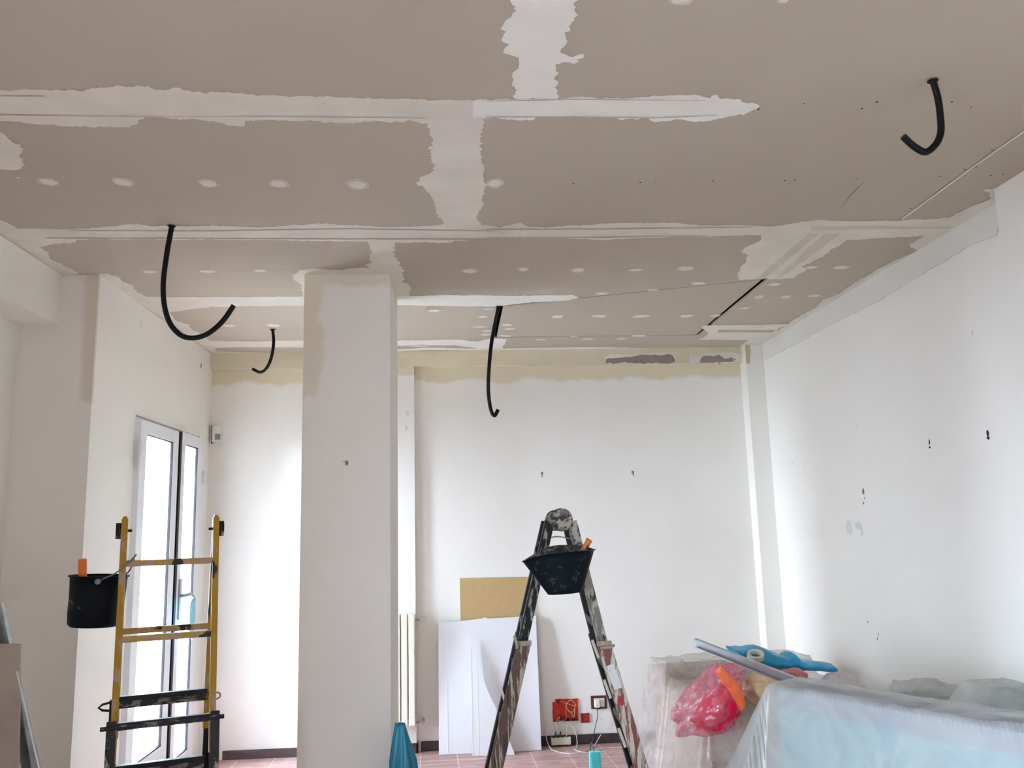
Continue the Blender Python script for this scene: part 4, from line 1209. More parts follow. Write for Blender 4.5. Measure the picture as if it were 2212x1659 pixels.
t = thing('ladder', 'yellow and black folding ladder standing on the left before the glazed door', 'ladder', (-1.26, 3.83, 0))
for s in (-1, 1):
    zs = 0.86 if s < 0 else 0.885
    for side in (0, 1):
        b = MB()
        b.bar(lad(s, side, zs - 0.15), lad(s, side, ZTOP), 0.026, 0.030, 'yellow', U, 0.004)
        o = b.build('upper_stile', t)
        o['label'] = 'yellow painted stile'
        b = MB()
        ou = U * (0.010 * (1 if side else -1))
        b.bar(lad(s, side, 0.0) + ou + V * (0.012 * s), lad(s, side, zs + 0.01) + ou + V * (0.012 * s), 0.036, 0.020, 'blackpaint' if s < 0 else 'black_clean', U, 0.003)
        b.bar(lad(s, side, 0.0) + ou * 2.2 , lad(s, side, zs - 0.01) + ou * 2.2, 0.010, 0.045, 'blackpaint' if s < 0 else 'black_clean', U, 0.002)
        o = b.build('lower_stile', t)
        o['label'] = 'black lower stile splashed with plaster'
    for z in ((1.484, 1.178) if s < 0 else (1.19,)):
        b = MB()
        b.bar(lad(s, 0, z), lad(s, 1, z), 0.026, 0.024, 'yellow_rung', (0, 0, 1), 0.004)
        b.build('rung', t)
    for z in ((0.846, 0.54, 0.24) if s < 0 else (0.885, 0.585, 0.285)):
        b = MB()
        hh = 0.030 if (s < 0 and z > 0.8) else 0.052
        b.bar(lad(s, 0, z), lad(s, 1, z), hh, 0.024, 'blackrung', (0, 0, 1), 0.004)
        b.bar(lad(s, 0, z + hh * 0.3) - V * 0.012, lad(s, 1, z + hh * 0.3) - V * 0.012, hh * 0.4, 0.012, 'black_clean', (0, 0, 1), 0.003)
        if s < 0 and z > 0.8:
            b.tube([lad(s, 0, z) - U * 0.05 - V * 0.02, lad(s, 0, z) - V * 0.02, lad(s, 1, z) - V * 0.02, lad(s, 1, z) + U * 0.045 - V * 0.02], 0.009, 'blackrung', 8)
        b.build('rung', t)
        o = bpy.data.objects[-1] if False else None
# hinges with round knobs on the outside, pins on the inside
for side in (0, 1):
    sg = 1 if side else -1
    hc = TOPL + U * (LW * side) + Vector((0, 0, 1.622))
    b = MB()
    b.tube([hc + U * (sg * 0.012), hc + U * (sg * 0.034)], 0.034, 'blackpaint', 20)
    b.tube([hc - U * (sg * 0.012), hc - U * (sg * 0.030)], 0.006, 'black_clean', 10)
    b.box((-0.009, -0.03, -0.05), (0.009, 0.03, 0.062), 'yellow', 0.008, Matrix.Translation(hc) @ Matrix.Rotation(AN, 4, 'Z'))
    b.build('hinge', t)
b = MB()
rc = lad(1, 0, 0.87)
b.tube([rc + Vector((-0.01, 0, 0.02)), rc - U * 0.055 + Vector((0, 0, 0.012)), rc - U * 0.07, rc - U * 0.055 - Vector((0, 0, 0.012)), rc - Vector((0.01, 0, 0.02))], 0.005, 'blackpaint', 8)
b.build('locking_ring', t)
b = MB()
rr_ = lad(1, 1, 0.885) + U * 0.02
b.tube(catmull([rr_ + V * 0.0, rr_ + U * 0.03, rr_ + U * 0.035 - Vector((0, 0, 0.02)), rr_ + U * 0.01 - Vector((0, 0, 0.03))], 5), 0.004, 'strap', 6)
b.build('cord', t)

# bucket hanging on the left ladder
def bucket_round(name, c, r0, r1, h, mm, label, tilt=0.0, rim=0.004):
    t = thing(name, label, 'bucket', c)
    b = MB()
    mt = Matrix.Translation(c) @ Matrix.Rotation(tilt, 4, 'Y')
    prof = [(r0 * 0.9, 0.0), (r0, 0.012)] + [(r0 + (r1 - r0) * q, 0.012 + (h - 0.012) * q) for q in (0.25, 0.5, 0.75, 1)] + [(r1 + 0.007, h + 0.001), (r1 + 0.007, h + 0.006), (r1 - 0.002, h + 0.007), (r1 - 0.006, h - 0.02), (r0 - 0.004, 0.03), (0.001, 0.026)]
    b.lathe(prof, mm, 40, mt)
    for v in b.bm.verts:
        v.co.x += 0.004 * noise.noise(v.co * 9)
    b.build('body', t)
    return t


BC = ([(-1.555, 3.8, 1.214)][0][0], 3.80, [(-1.552, 3.8, 1.225)][0][2])
t = bucket_round('bucket', BC, 0.104, 0.114, 0.205, 'bucket', 'black round bucket hanging on the left of the yellow ladder', 0.045)
BC = Vector(BC)
for sg in (-1, 1):
    b = MB()
    e0 = BC + Vector((0.050, sg * 0.103, 0.190))
    b.tube([e0, e0 + Vector((0, sg * 0.010, 0))], 0.012, 'wire', 10)
    b.build('handle_lug', t)
b = MB()
pk = lad(-1, 0, 1.50) + U * 0.045 - V * 0.02
e1 = BC + Vector((0.045, -0.106, 0.190))
e2 = BC + Vector((0.045, 0.106, 0.190))
b.tube(catmull([e1, e1.lerp(pk, 0.55) + Vector((0, -0.01, -0.012)), pk + Vector((0, 0, 0.012)), pk + V * 0.05 + Vector((0, 0, 0.012)), e2.lerp(pk, 0.5) + Vector((0, 0.04, -0.01)), e2], 8), 0.0032, 'wire', 8)
b.build('wire_handle', t)
b = MB()
q0 = BC + Vector((-0.030, -0.05, 0.07))
b.bar(q0, q0 + Vector((-0.008, -0.01, 0.215)), 0.033, 0.014, 'orange', (1, 0, 0), 0.006)
o = b.build('trowel')
tag(o, 'orange handled tool sticking up from the round bucket on the left', 'trowel')

# ------------------------------------------------------------------ ladder in the middle, seen from its side
t = thing('ladder', 'paint-splashed folding ladder standing open as an A before the far wall', 'ladder', (0.47, 4.0, 0))
TN = [Vector(p) for p in [(0.476, 3.9, 1.621), (0.424, 3.9, 1.616), (0.28, 3.9, 1.07), (0.288, 3.9, 1.076), (0.149, 3.9, 0.554), (0.527, 3.9, 1.613), (0.646, 3.9, 1.069), (0.65, 3.9, 1.063), (0.794, 3.9, 0.526)]]
HC, LT, LM, LM2, LB, RT, RM, RM2, RB = TN
W3 = Vector((0.020, 0.36, 0.0))


def ext(a, c, z):
    d_ = c - a
    return a + d_ * ((z - a.z) / d_.z)


LBo, RBo = ext(LM2, LB, 0.0), ext(RM2, RB, 0.0)
for s in (0, 1):
    o3 = W3 * s
    far = s == 1
    for A_, B_, C_, D_, up_m, lo_m in ((LT, LM, LM2, LBo, 'black_stile', 'brown_stile'), (RT, RM, RM2, RBo, 'cream_stile', 'red_stile')):
        dv = (B_ - A_).normalized()
        inner = A_ + dv * -0.0
        b = MB()
        b.bar(A_ + o3, B_ + dv * 0.10 + o3, 0.046, 0.024, 'black_clean' if far else up_m, (1, 0, 0), 0.003)
        # folded lip of the stile
        b.bar(A_ + o3 + Vector((-0.019, -0.014, 0)), B_ + o3 + Vector((-0.019, -0.014, 0)), 0.007, 0.008, 'black_clean' if (far or A_ is LT) else up_m, (1, 0, 0), 0.001)
        o = b.build('upper_stile', t)
        o['label'] = 'black upper stile with cream paint smears'
        b = MB()
        o4 = o3 + Vector((0, -0.018 if not far else 0.018, 0))
        b.bar(C_ + o4, D_ + o4, 0.062, 0.014, 'black_clean' if far else lo_m, (1, 0, 0), 0.003)
        b.bar(C_ + o4 + Vector((-0.027, 0.014 if not far else -0.014, 0)), D_ + o4 + Vector((-0.027, 0.014 if not far else -0.014, 0)), 0.008, 0.028, 'black_clean', (1, 0, 0), 0.002)
        o = b.build('lower_stile', t)
        o['label'] = 'worn brown lower stile'
    # top plate where the stiles meet the hinge
for nm, A_, B_, zs, mm in (('L', LT, LM, (1.42, 1.15), 'blackpaint'), ('R', RT, RM, (1.42, 1.15), 'blackpaint'), ('L', LM2, LBo, (0.95, 0.70, 0.43, 0.16), 'blackrung'), ('R', RM2, RBo, (0.95, 0.70, 0.43, 0.16), 'blackrung')):
    for z in zs:
        p = ext(A_, B_, z)
        b = MB()
        b.bar(p + Vector((-0.01, 0.008, 0)), p + W3 + Vector((-0.01, 0, 0)), 0.030, 0.026, mm, (0, 0, 1), 0.004)
        b.build('rung', t)
# hinge discs
for s in (0, 1):
    o3 = W3 * s + Vector((0, 0.018 if s else -0.016, 0))
    b = MB()
    n_ = Vector((0, -1 if s == 0 else 1, 0))
    b.tube([HC + o3, HC + o3 + n_ * 0.010, HC + o3 + n_ * 0.014], 0.052, 'disc', 36, False, radii=[0.053, 0.053, 0.048])
    disc = b.build('hinge_disc', t)
    if s == 0:
        b = MB()
        st = []
        for k in range(48):
            a = 2 * math.pi * k / 48
            r = 0.020 + 0.016 * (0.5 + 0.5 * math.cos(3 * (a - 0.3))) ** 2.0
            st.append((HC.x + r * math.cos(a), HC.z + r * math.sin(a)))
        yb = HC.y - 0.016 - 0.014
        st2 = [(HC.x + (u - HC.x) * 1.16, HC.z + (v - HC.z) * 1.16) for u, v in st]
        b.poly([st2], lambda u, v, w: (u, yb - 0.003 + w, v), 'black_clean', depth=0.003)
        b.poly([st], lambda u, v, w: (u, yb - 0.009 + w, v), 'discstar', depth=0.009)
        b.tube([(HC.x, yb - 0.008, HC.z), (HC.x, yb - 0.016, HC.z)], 0.008, 'black_clean', 12)
        b.tube([(HC.x, yb - 0.015, HC.z), (HC.x, yb - 0.018, HC.z)], 0.005, 'cream_stile', 12)
        q = b.build('hinge_knob')
        q.parent = disc
        q.matrix_parent_inverse = disc.matrix_parent_inverse.inverted()
# collars and latch hooks at the telescoping joint
for c_, sg, mm in ((LM2, -1, 'brown_stile'), (RM2, 1, 'cream_stile')):
    b = MB()
    p = c_ + Vector((0, -0.026, 0))
    b.bar(p + Vector((-0.034, 0, 0.004)), p + Vector((0.034, 0, 0.004)), 0.022, 0.012, 'strap', (0, 0, 1), 0.003)
    b.tube([p + Vector((-0.02 if sg > 0 else -0.035, -0.01, -0.015)), p + Vector((0.03 * sg + 0.0, -0.016, -0.012)), p + Vector((0.042 * sg, -0.012, -0.002 if sg > 0 else 0.04))], 0.007, 'strap', 8)
    b.build('latch', t)
# pale rung ends wedged between the stiles of the right leg, left leg
for A_, B_, zl in ((RM2, RBo, (1.045, 0.87, 0.66)), (LM2, LBo, (0.86,))):
    for z in zl:
        p = ext(A_, B_, z)
        b = MB()
        b.bar(p + Vector((-0.050, 0.03, 0.03)), p + Vector((-0.028, 0.0, -0.045)), 0.010, 0.020, 'creamplastic', (1, 0, 0), 0.002)
        b.build('spacer', t)
# sticker and crimson mark
def onstile(f0, f1, w, mm, nm, lab, sd):
    a_, c_ = RM2.lerp(RB, f0), RM2.lerp(RB, f1)
    dn = (c_ - a_).normalized()
    sx_ = Vector((dn.z, 0, -dn.x)) * -1
    lp = jag([tuple((a_ + sx_ * w)[i] for i in (0, 2)), tuple((a_ - sx_ * w)[i] for i in (0, 2)), tuple((c_ - sx_ * w)[i] for i in (0, 2)), tuple((c_ + sx_ * w)[i] for i in (0, 2))], 0.006, 0.01, sd)
    b = MB()
    y_ = a_.y - 0.018 - 0.007
    b.poly([lp], lambda u, v, w_: (u, y_ - 0.0018 + w_, v), mm, depth=0.0015)
    o = b.build(nm, t)
    o['label'] = lab


onstile(0.17, 0.36, 0.017, 'sticker', 'sticker', 'scuffed white sticker', 1)
onstile(0.42, 0.49, 0.012, 'redmark', 'paint_mark', 'crimson paint mark', 2)

# flared bucket hanging in front of it
BP = [(0.286, 3.69, 1.44), (0.321, 3.69, 1.457), (0.372, 3.69, 1.471), (0.423, 3.69, 1.477), (0.484, 3.69, 1.481), (0.545, 3.69, 1.482), (0.606, 3.69, 1.482)]
BK = [(0.299, 3.86, 1.432), (0.379, 3.86, 1.471), (0.443, 3.86, 1.494), (0.517, 3.86, 1.498), (0.575, 3.86, 1.493), (0.613, 3.86, 1.485), (0.634, 3.86, 1.477)]
BB = [(0.393, 3.72, 1.296), (0.546, 3.72, 1.305)]
t = thing('bucket', 'black flared bucket hanging on the middle ladder, dented and tilted', 'bucket', ((BB[0][0] + BB[1][0]) / 2, 3.775, BB[0][2]))
BPs = catmull(BP, 5)
BKs = catmull([(p[0], p[1], p[2]) for p in BK], 5)
n_ = len(BPs)
x0b, x1b = BPs[0].x, BPs[-1].x
rim_pts = []
cyb = 3.775
for k, p in enumerate(BPs):
    u_ = (p.x - x0b) / (x1b - x0b)
    rim_pts.append(Vector((p.x, cyb - 0.095 * math.sin(math.pi * min(max(u_, 0), 1)) ** 0.6, p.z)))
back = []
for k, p in enumerate(BKs[::-1][1:-1]):
    u_ = (p.x - BKs[0].x) / (BKs[-1].x - BKs[0].x)
    xx = x0b + u_ * (x1b - x0b)
    back.append(Vector((xx, cyb + 0.085 * math.sin(math.pi * min(max(u_, 0), 1)) ** 0.6, 1.6 + (p.z - 1.6) * 0.97)))
rim_loop = rim_pts + back
N = len(rim_loop)
bc = Vector(((BB[0][0] + BB[1][0]) / 2, cyb, (BB[0][2] + BB[1][2]) / 2))
hw = (BB[1][0] - BB[0][0]) / 2
slope = (BB[1][2] - BB[0][2]) / (2 * hw)
bot_loop = []
for k, p in enumerate(rim_loop):
    u_ = (p.x - (x0b + x1b) / 2) / ((x1b - x0b) / 2)
    bot_loop.append(Vector((bc.x + hw * u_, cyb + (p.y - cyb) * 0.62, bc.z + slope * hw * u_)))
b = MB()
rings = []
for q in range(9):
    f = q / 8
    rings.append([bot_loop[k].lerp(rim_loop[k], f) + Vector((0, 0.004 * noise.noise(bot_loop[k].lerp(rim_loop[k], f) * 14), 0)) for k in range(N)])
def inset(L, d_, dz):
    c_ = sum(L, Vector()) / len(L)
    return [p + (c_ - p).normalized() * d_ + Vector((0, 0, dz)) for p in L]
outl = inset(rim_loop, -0.007, 0.001)
outl2 = inset(rim_loop, -0.006, 0.005)
inl = inset(rim_loop, 0.004, 0.003)
inb = inset(bot_loop, 0.006, 0.008)
allr = rings + [outl, outl2, inl, inb]
vs = [p for r in allr for p in r]
fs = []
for q in range(len(allr) - 1):
    for k in range(N):
        fs.append((q * N + k, q * N + (k + 1) % N, (q + 1) * N + (k + 1) % N, (q + 1) * N + k))
fs.append(tuple(range(N))[::-1])
fs.append(tuple(range((len(allr) - 1) * N, len(allr) * N)))
b.faces(vs, fs[:9 * N] + fs[-2:], 'bucket2', True)
b.build('body', t)
b = MB()
b.faces([p for r in allr[9:] for p in r], [(q * N + k, q * N + (k + 1) % N, (q + 1) * N + (k + 1) % N, (q + 1) * N + k) for q in range(3) for k in range(N)], 'bucket_in', True)
o = b.build('rim_lining', t)
o['label'] = 'plaster-coated inside'
HW = [(0.349, 3.84, 1.458), (0.348, 3.84, 1.485), (0.361, 3.84, 1.509), (0.383, 3.84, 1.525), (0.432, 3.84, 1.541), (0.478, 3.84, 1.543), (0.541, 3.84, 1.525), (0.568, 3.84, 1.504), (0.584, 3.84, 1.483)]
b = MB()
b.tube(catmull([(p[0], 3.80 + (0.0 if k in (0, 8) else 0.15 * math.sin(k / 8 * math.pi)), p[2]) for k, p in enumerate(HW)], 6), 0.0028, 'wire', 8)
b.build('wire_handle', t)
# tools in it
TP = [(0.548, 3.77, 1.469), (0.581, 3.77, 1.521), (0.571, 3.77, 1.53)]
b = MB()
a_, c_ = Vector(TP[0]) - Vector((0.02, 0, 0.03)), Vector(TP[1])
b.tube(catmull([a_, a_.lerp(c_, 0.5), c_, c_ + (c_ - a_).normalized() * 0.012], 5), 0.012, 'orange_wood', 14, radii=[0.010 + 0.006 * (k / 15) for k in range(15)] + [0.011])
o = b.build('trowel')
tag(o, 'orange tipped tool handle sticking out of the flared bucket', 'trowel')
TP = [(0.389, 3.79, 1.493), (0.43, 3.79, 1.484), (0.465, 3.79, 1.477)]
b = MB()
b.bar(Vector(TP[0]) + Vector((0.0, 0, -0.01)), Vector(TP[1]) + Vector((0, 0, -0.006)), 0.026, 0.05, 'bucket_in', (0, 0, 1), 0.006)
o = b.build('putty_knife')
tag(o, 'plaster-caked tool with a dark red handle lying in the flared bucket', 'tool')
b = MB()
b.tube([Vector(TP[1]) + Vector((-0.005, 0, -0.006)), Vector(TP[2]) + Vector((0.01, 0, -0.012))], 0.010, 'red_plastic', 10)
q = b.build('handle')
q.parent = o
q['label'] = 'dark red handle'

# ------------------------------------------------------------------ leaning board and steel profiles at the left edge
b = MB()
a0, a1, a2 = [(-1.995, 3.6, 1.186), (-1.786, 3.6, 1.177), (-1.685, 3.6, 0.609)]
b.poly([[(a0[0], a0[2]), (a1[0], a1[2]), (a2[0] + 0.02, 0.01), (a0[0] + 0.04, 0.01)]], lambda u, v, w: (u, 3.6 + 0.10 * (v - 0.6) + w, v), 'pb_pink', depth=0.0125)
o = b.build('plasterboard_sheet')
tag(o, 'dusty pinkish plasterboard leaning at the left edge of the picture', 'plasterboard sheet')


def profile(name, a_, c_, w, h, mm, side, label):
    m = MB()
    z = (Vector(c_) - Vector(a_))
    z.normalize()
    s = Vector(side)
    s = (s - z * s.dot(z)).normalized()
    n2 = z.cross(s)
    m.bar(a_, c_, w, 0.002, mm, s, 0.0)
    for sg in (-1, 1):
        m.bar(Vector(a_) + s * (sg * w / 2) + n2 * (h / 2), Vector(c_) + s * (sg * w / 2) + n2 * (h / 2), 0.002, h, mm, s, 0.0)
        m.bar(Vector(a_) + s * (sg * (w / 2 - 0.004)) + n2 * h, Vector(c_) + s * (sg * (w / 2 - 0.004)) + n2 * h, 0.008, 0.002, mm, s, 0.0)
    return tag(m.build(name), label, 'metal profile')


q = [(-1.927, 3.75, 1.322), (-1.881, 3.75, 1.152)]
d_ = Vector(q[1]) - Vector(q[0])
profile('metal_profile', Vector(q[0]) - d_ * 0.05, Vector(q[0]) + d_ * (Vector(q[0]).z - 0.02) / -d_.z, 0.048, 0.027, 'galv_dark', (1, 0, 0), 'short dull steel profile showing above the pinkish board at the left edge')
q = [(-1.724, 3.52, 1.091), (-1.627, 3.52, 0.732)]
d_ = Vector(q[1]) - Vector(q[0])
b = MB()
A0, A1 = Vector(q[0]), Vector(q[0]) + d_ * (Vector(q[0]).z - 0.01) / -d_.z
b.faces([A0, A1 + Vector((-0.055, 0, 0)), A1 + Vector((0.03, 0, 0)), A0 + Vector((0.002, 0.012, 0)), A1 + Vector((-0.055, 0.03, 0)), A1 + Vector((0.03, 0.03, 0))],
        [(0, 1, 2), (3, 5, 4), (0, 2, 5, 3), (0, 3, 4, 1), (1, 4, 5, 2)], 'galv_dark')
b.tube([A0, A1 + Vector((0.03, 0, 0))], 0.0028, 'pb_cut', 6)
o = b.build('metal_profile')
tag(o, 'long tapering steel profile leaning right of the pinkish board at the left edge', 'metal profile')

# ------------------------------------------------------------------ teal sheet on the floor, right of the column
def crumple(name, c, s, mm, label, cat, seed, amp=0.18, freq=2.2, sub=5, taper=None, flat=True):
    m = MB()
    b2 = bmesh.new()
    bmesh.ops.create_icosphere(b2, subdivisions=sub, radius=1.0)
    for v in b2.verts:
        n_ = v.co.normalized()
        r = 1.0
        q_ = n_ * freq + Vector((seed * 3.1, seed * 1.7, seed))
        r += amp * noise.noise(q_) * 1.2
        r -= amp * 0.8 * abs(noise.noise(q_ * 2.1)) 
        r += amp * 0.35 * (0.5 - abs(noise.noise(q_ * 5.0)))
        p = n_ * r
        if taper:
            p = taper(p)
        v.co = Vector((c[0] + p.x * s[0], c[1] + p.y * s[1], c[2] + p.z * s[2]))
        if flat and v.co.z < c[2] - s[2] * 0.9:
            v.co.z = c[2] - s[2] * 0.9
    m.merge(b2, mm, True)
    o = m.build(name)
    if label:
        tag(o, label, cat)
    return o


# tall peaked crumpled sheet
TS = [(-0.292, 4.22, 0.689), (-0.345, 4.22, 0.49), (-0.21, 4.22, 0.523), (-0.156, 4.22, 0.482)]
m = MB()
rows, cols = 46, 60
vs = []
pk_ = Vector(TS[0])
for i in range(rows):
    f = i / (rows - 1)
    z = pk_.z * (1 - f) + 0.003 * f
    # profile: narrow neck then flaring skirt to the right
    rx = 0.022 + 0.035 * min(1, f * 4) + 0.06 * max(0, f - 0.25) ** 1.2 + 0.15 * max(0, f - 0.42) ** 1.3
    for j in range(cols):
        a = 2 * math.pi * j / cols
        fold = 1 + (0.08 + 0.16 * f) * math.sin(5 * a + 1.3 * f * 3) + 0.22 * noise.noise(Vector((math.cos(a) * 2, math.sin(a) * 2, f * 3)))
        skew = 1.0 + 0.9 * max(0, math.cos(a)) * max(0, f - 0.18)
        vs.append((pk_.x + 0.004 + rx * fold * skew * math.cos(a) + 0.03 * f, pk_.y + rx * 0.8 * fold * math.sin(a), z + 0.008 * noise.noise(Vector((a, f * 6, 2)))))
fs = [(i * cols + j, i * cols + (j + 1) % cols, (i + 1) * cols + (j + 1) % cols, (i + 1) * cols + j) for i in range(rows - 1) for j in range(cols)]
fs.append(tuple(range(cols)))
m.faces(vs, fs, 'teal', True)
tag(m.build('plastic_sheet'), 'bunched teal blue plastic sheet standing on the floor right of the column', 'plastic sheet')

# ------------------------------------------------------------------ wrapped furniture at the right
# blue sofa seen from behind
SA, SB = Vector((1.235, 3.375, 0)), Vector((1.235 + 0.60, 3.375 - 1.06, 0))
SD = (SB - SA).normalized()
SN = Vector((-SD.y, SD.x, 0))
if SN.x < 0:
    SN = -SN
SH = 0.945
t = thing('sofa', 'pale blue upholstered sofa seen from behind under the milky dust sheet', 'sofa', SA + SN * 0.3)
smt = Matrix(((SD.x, SN.x, 0, SA.x), (SD.y, SN.y, 0, SA.y), (0, 0, 1, 0), (0, 0, 0, 1)))
b = MB()
b.box((0.0, 0.0, 0.08), (1.14, 0.17, SH - 0.055), 'sofa_blue', 0.02, smt)
b.build('backrest', t)
b = MB()
b.box((-0.005, -0.006, SH - 0.075), (1.145, 0.18, SH), 'sofa_band', 0.015, smt)
o = b.build('top_band', t)
o['label'] = 'grey-mauve band along the top'
b = MB()
b.box((0.0, 0.17, 0.08), (1.14, 0.50, 0.42), 'sofa_blue', 0.03, smt)
b.build('seat', t)
for a_ in (0.0, 1.02):
    b = MB()
    b.box((a_, 0.17, 0.42), (a_ + 0.12, 0.48, 0.60), 'sofa_blue', 0.03, smt)
    b.build('armrest', t)
for a_ in (0.04, 1.05):
    for c_ in (0.03, 0.42):
        b = MB()
        b.box((a_, c_, 0), (a_ + 0.045, c_ + 0.045, 0.085), 'brownplate', 0.003, smt)
        b.build('leg', t)


def seg_dist(p, a_, c_):
    ap, ac = p - a_, c_ - a_
    u_ = max(0.0, min(1.0, ap.dot(ac) / ac.length_squared))
    return (p - (a_ + ac * u_)).length


class Rect:
    """oriented rectangle support at height h"""
    def __init__(s, o, ux, uy, lx, ly, h):
        s.o, s.ux, s.uy, s.lx, s.ly, s.h = Vector(o[:2]), Vector(ux[:2]).normalized(), Vector(uy[:2]).normalized(), lx, ly, h

    def d(s, p):
        q_ = p - s.o
        u_, v_ = q_.dot(s.ux), q_.dot(s.uy)
        du = max(-u_, 0, u_ - s.lx)
        dv = max(-v_, 0, v_ - s.ly)
        return math.hypot(du, dv), u_, v_


def drape(name, x0_, x1_, y0_, y1_, step, sup, mm, label, seed=0, fold=0.012, clipx=None, floor=0.004, solid=0.0006, region=None):
    nx, ny = int((x1_ - x0_) / step), int((y1_ - y0_) / step)
    vs, ids, fs = [], {}, []
    for j in range(ny + 1):
        for i in range(nx + 1):
            p = Vector((x0_ + i * step, y0_ + j * step))
            z = floor
            for k, (r, s_) in enumerate(sup):
                dd, u_, v_ = r.d(p)
                sl = s_(u_, v_, r) if callable(s_) else s_
                z = max(z, r.h - sl * dd - (0.25 * sl * dd * dd if dd < 0.2 else 0) - 5.0 * max(0.0, dd - 0.30))
            w = 0.0
            if z > floor + 0.002:
                q_ = Vector((p.x * 3.2, p.y * 3.2, seed + z * 0.4))
                w = fold * (1.2 * noise.noise(q_) + 0.9 * (0.35 - abs(noise.noise(q_ * 2.3))) * 1.6 + 0.35 * (0.3 - abs(noise.noise(q_ * 6.5))))
                w = max(w, -0.3 * fold)
                # crinkle outwards sideways, so steep faces crease as well
            else:
                w = 0.004 * (1 + noise.noise(Vector((p.x * 8, p.y * 8, seed))))
            ids[(i, j)] = len(vs)
            dx = 1.3 * fold * noise.noise(Vector((p.x * 5, p.y * 5, seed + z * 1.2)))
            dy = 1.3 * fold * noise.noise(Vector((p.x * 5 + 9, p.y * 5, seed + z * 1.2)))
            vs.append((p.x + dx, p.y + dy, z + w + 0.006))
    for j in range(ny):
        for i in range(nx):
            c_ = Vector((x0_ + (i + .5) * step, y0_ + (j + .5) * step))
            if region and not region(c_):
                continue
            q4 = (ids[(i, j)], ids[(i + 1, j)], ids[(i + 1, j + 1)], ids[(i, j + 1)])
            if max(vs[k][2] for k in q4) < 0.03:
                continue
            fs.append(q4)
    m = MB()
    m.faces(vs, fs, mm, True)
    loose = [v for v in m.bm.verts if not v.link_faces]
    bmesh.ops.delete(m.bm, geom=loose, context='VERTS')
    return tag(m.build(name), label, 'dust sheet')


def sofa_slope(u_, v_, r):
    if u_ < 0:
        return 1.7      # the sheet is tented out past the near-left end
    return 4.5


sup_sofa = [(Rect(SA - SN * 0.022 - SD * 0.012, SD, SN, 1.165, 0.205, SH + 0.012), sofa_slope),
            (Rect(SA + SN * 0.17, SD, SN, 1.14, 0.33, 0.615), 4.0)]
drape('dust_sheet', 0.55, 2.29, 1.95, 4.35, 0.009, sup_sofa, 'film', 'milky plastic dust sheet draped over the pale blue sofa', 1.0, 0.010,
      region=lambda c_: c_.y < 4.2 - 0.0 * c_.x)

# beige armchair at the back left of the heap, with its clear wrap
t = thing('armchair', 'beige armchair wrapped in clear plastic against the far right side', 'armchair', (1.60, 4.9, 0))
AM = Matrix.Translation((1.30, 4.55, 0)) @ Matrix.Rotation(math.radians(8), 4, 'Z')
for nm, lo_, hi_ in (('seat', (0.08, 0.1, 0.12), (0.88, 0.62, 0.44)), ('backrest', (0.0, 0.62, 0.1), (0.93, 0.82, 0.735)), ('armrest', (0.0, 0.0, 0.1), (0.16, 0.64, 0.64)), ('armrest', (0.78, 0.0, 0.1), (0.93, 0.64, 0.60))):
    b = MB()
    b.box(lo_, hi_, 'beige', 0.04, AM)
    b.build(nm, t)
for x_, y_ in ((0.04, 0.04), (0.86, 0.04), (0.04, 0.74), (0.86, 0.74)):
    b = MB()
    b.box((x_, y_, 0), (x_ + 0.05, y_ + 0.05, 0.11), 'brownplate', 0, AM)
    b.build('leg', t)
ux = Vector((math.cos(math.radians(8)), math.sin(math.radians(8)), 0))
uy = Vector((-ux.y, ux.x, 0))
ao = Vector((1.30, 4.55, 0))
sup_arm = [(Rect((2.06, 4.66, 0), (1, 0.2, 0), (-0.2, 1, 0), 0.10, 0.12, 0.73), 1.3), (Rect(ao, ux, uy, 0.93, 0.82, 0.67), 4.0), (Rect(ao + uy * 0.55, ux, uy, 0.93, 0.27, 0.765), 4.0)]
drape('dust_sheet', 0.95, 2.40, 4.46, 5.75, 0.010, sup_arm, 'film_clear', 'clear crinkled plastic wrapped over the beige armchair', 5.0, 0.016)

# grey-green sofa along the right wall, with its sheet
t = thing('sofa', 'grey-green sofa under milky plastic along the right wall', 'sofa', (2.2, 4.0, 0))
b = MB()
b.box((2.25, 3.30, 0.10), (2.42, 4.36, 0.72), 'sofa_grey', 0.04)
b.build('backrest', t)
b = MB()
b.box((2.24, 3.36, 0.73), (2.40, 3.74, 0.85), 'sofa_grey', 0.05)
b.build('cushion', t)
b = MB()
b.box((2.0, 3.60, 0.10), (2.25, 4.30, 0.46), 'sofa_grey', 0.04)
b.build('seat', t)
sup_g = [(Rect((2.24, 3.34, 0), (1, 0, 0), (0, 1, 0), 0.18, 0.42, 0.865), 1.2), (Rect((2.22, 3.40, 0), (1, 0, 0), (0, 1, 0), 0.20, 0.96, 0.755), 2.0), (Rect((2.0, 3.60, 0), (1, 0, 0), (0, 1, 0), 0.25, 0.70, 0.50), 3.0)]
drape('dust_sheet', 1.90, 2.425, 3.27, 4.50, 0.010, sup_g, 'film', 'milky plastic dust sheet over the grey-green sofa by the right wall', 9.0, 0.014,
      region=lambda c_: (c_ - SA.xy).dot(SN.xy) > 0.60)

# bundles and bags on the armchair
def bagpos(px):
    return px


PK = [(1.278, 4.5, 0.688), (1.467, 4.5, 0.745), (1.403, 4.5, 0.818)]


def shear(p):
    return Vector((p.x * (1.0 - 0.25 * p.z) + 0.45 * p.z, p.y, p.z))


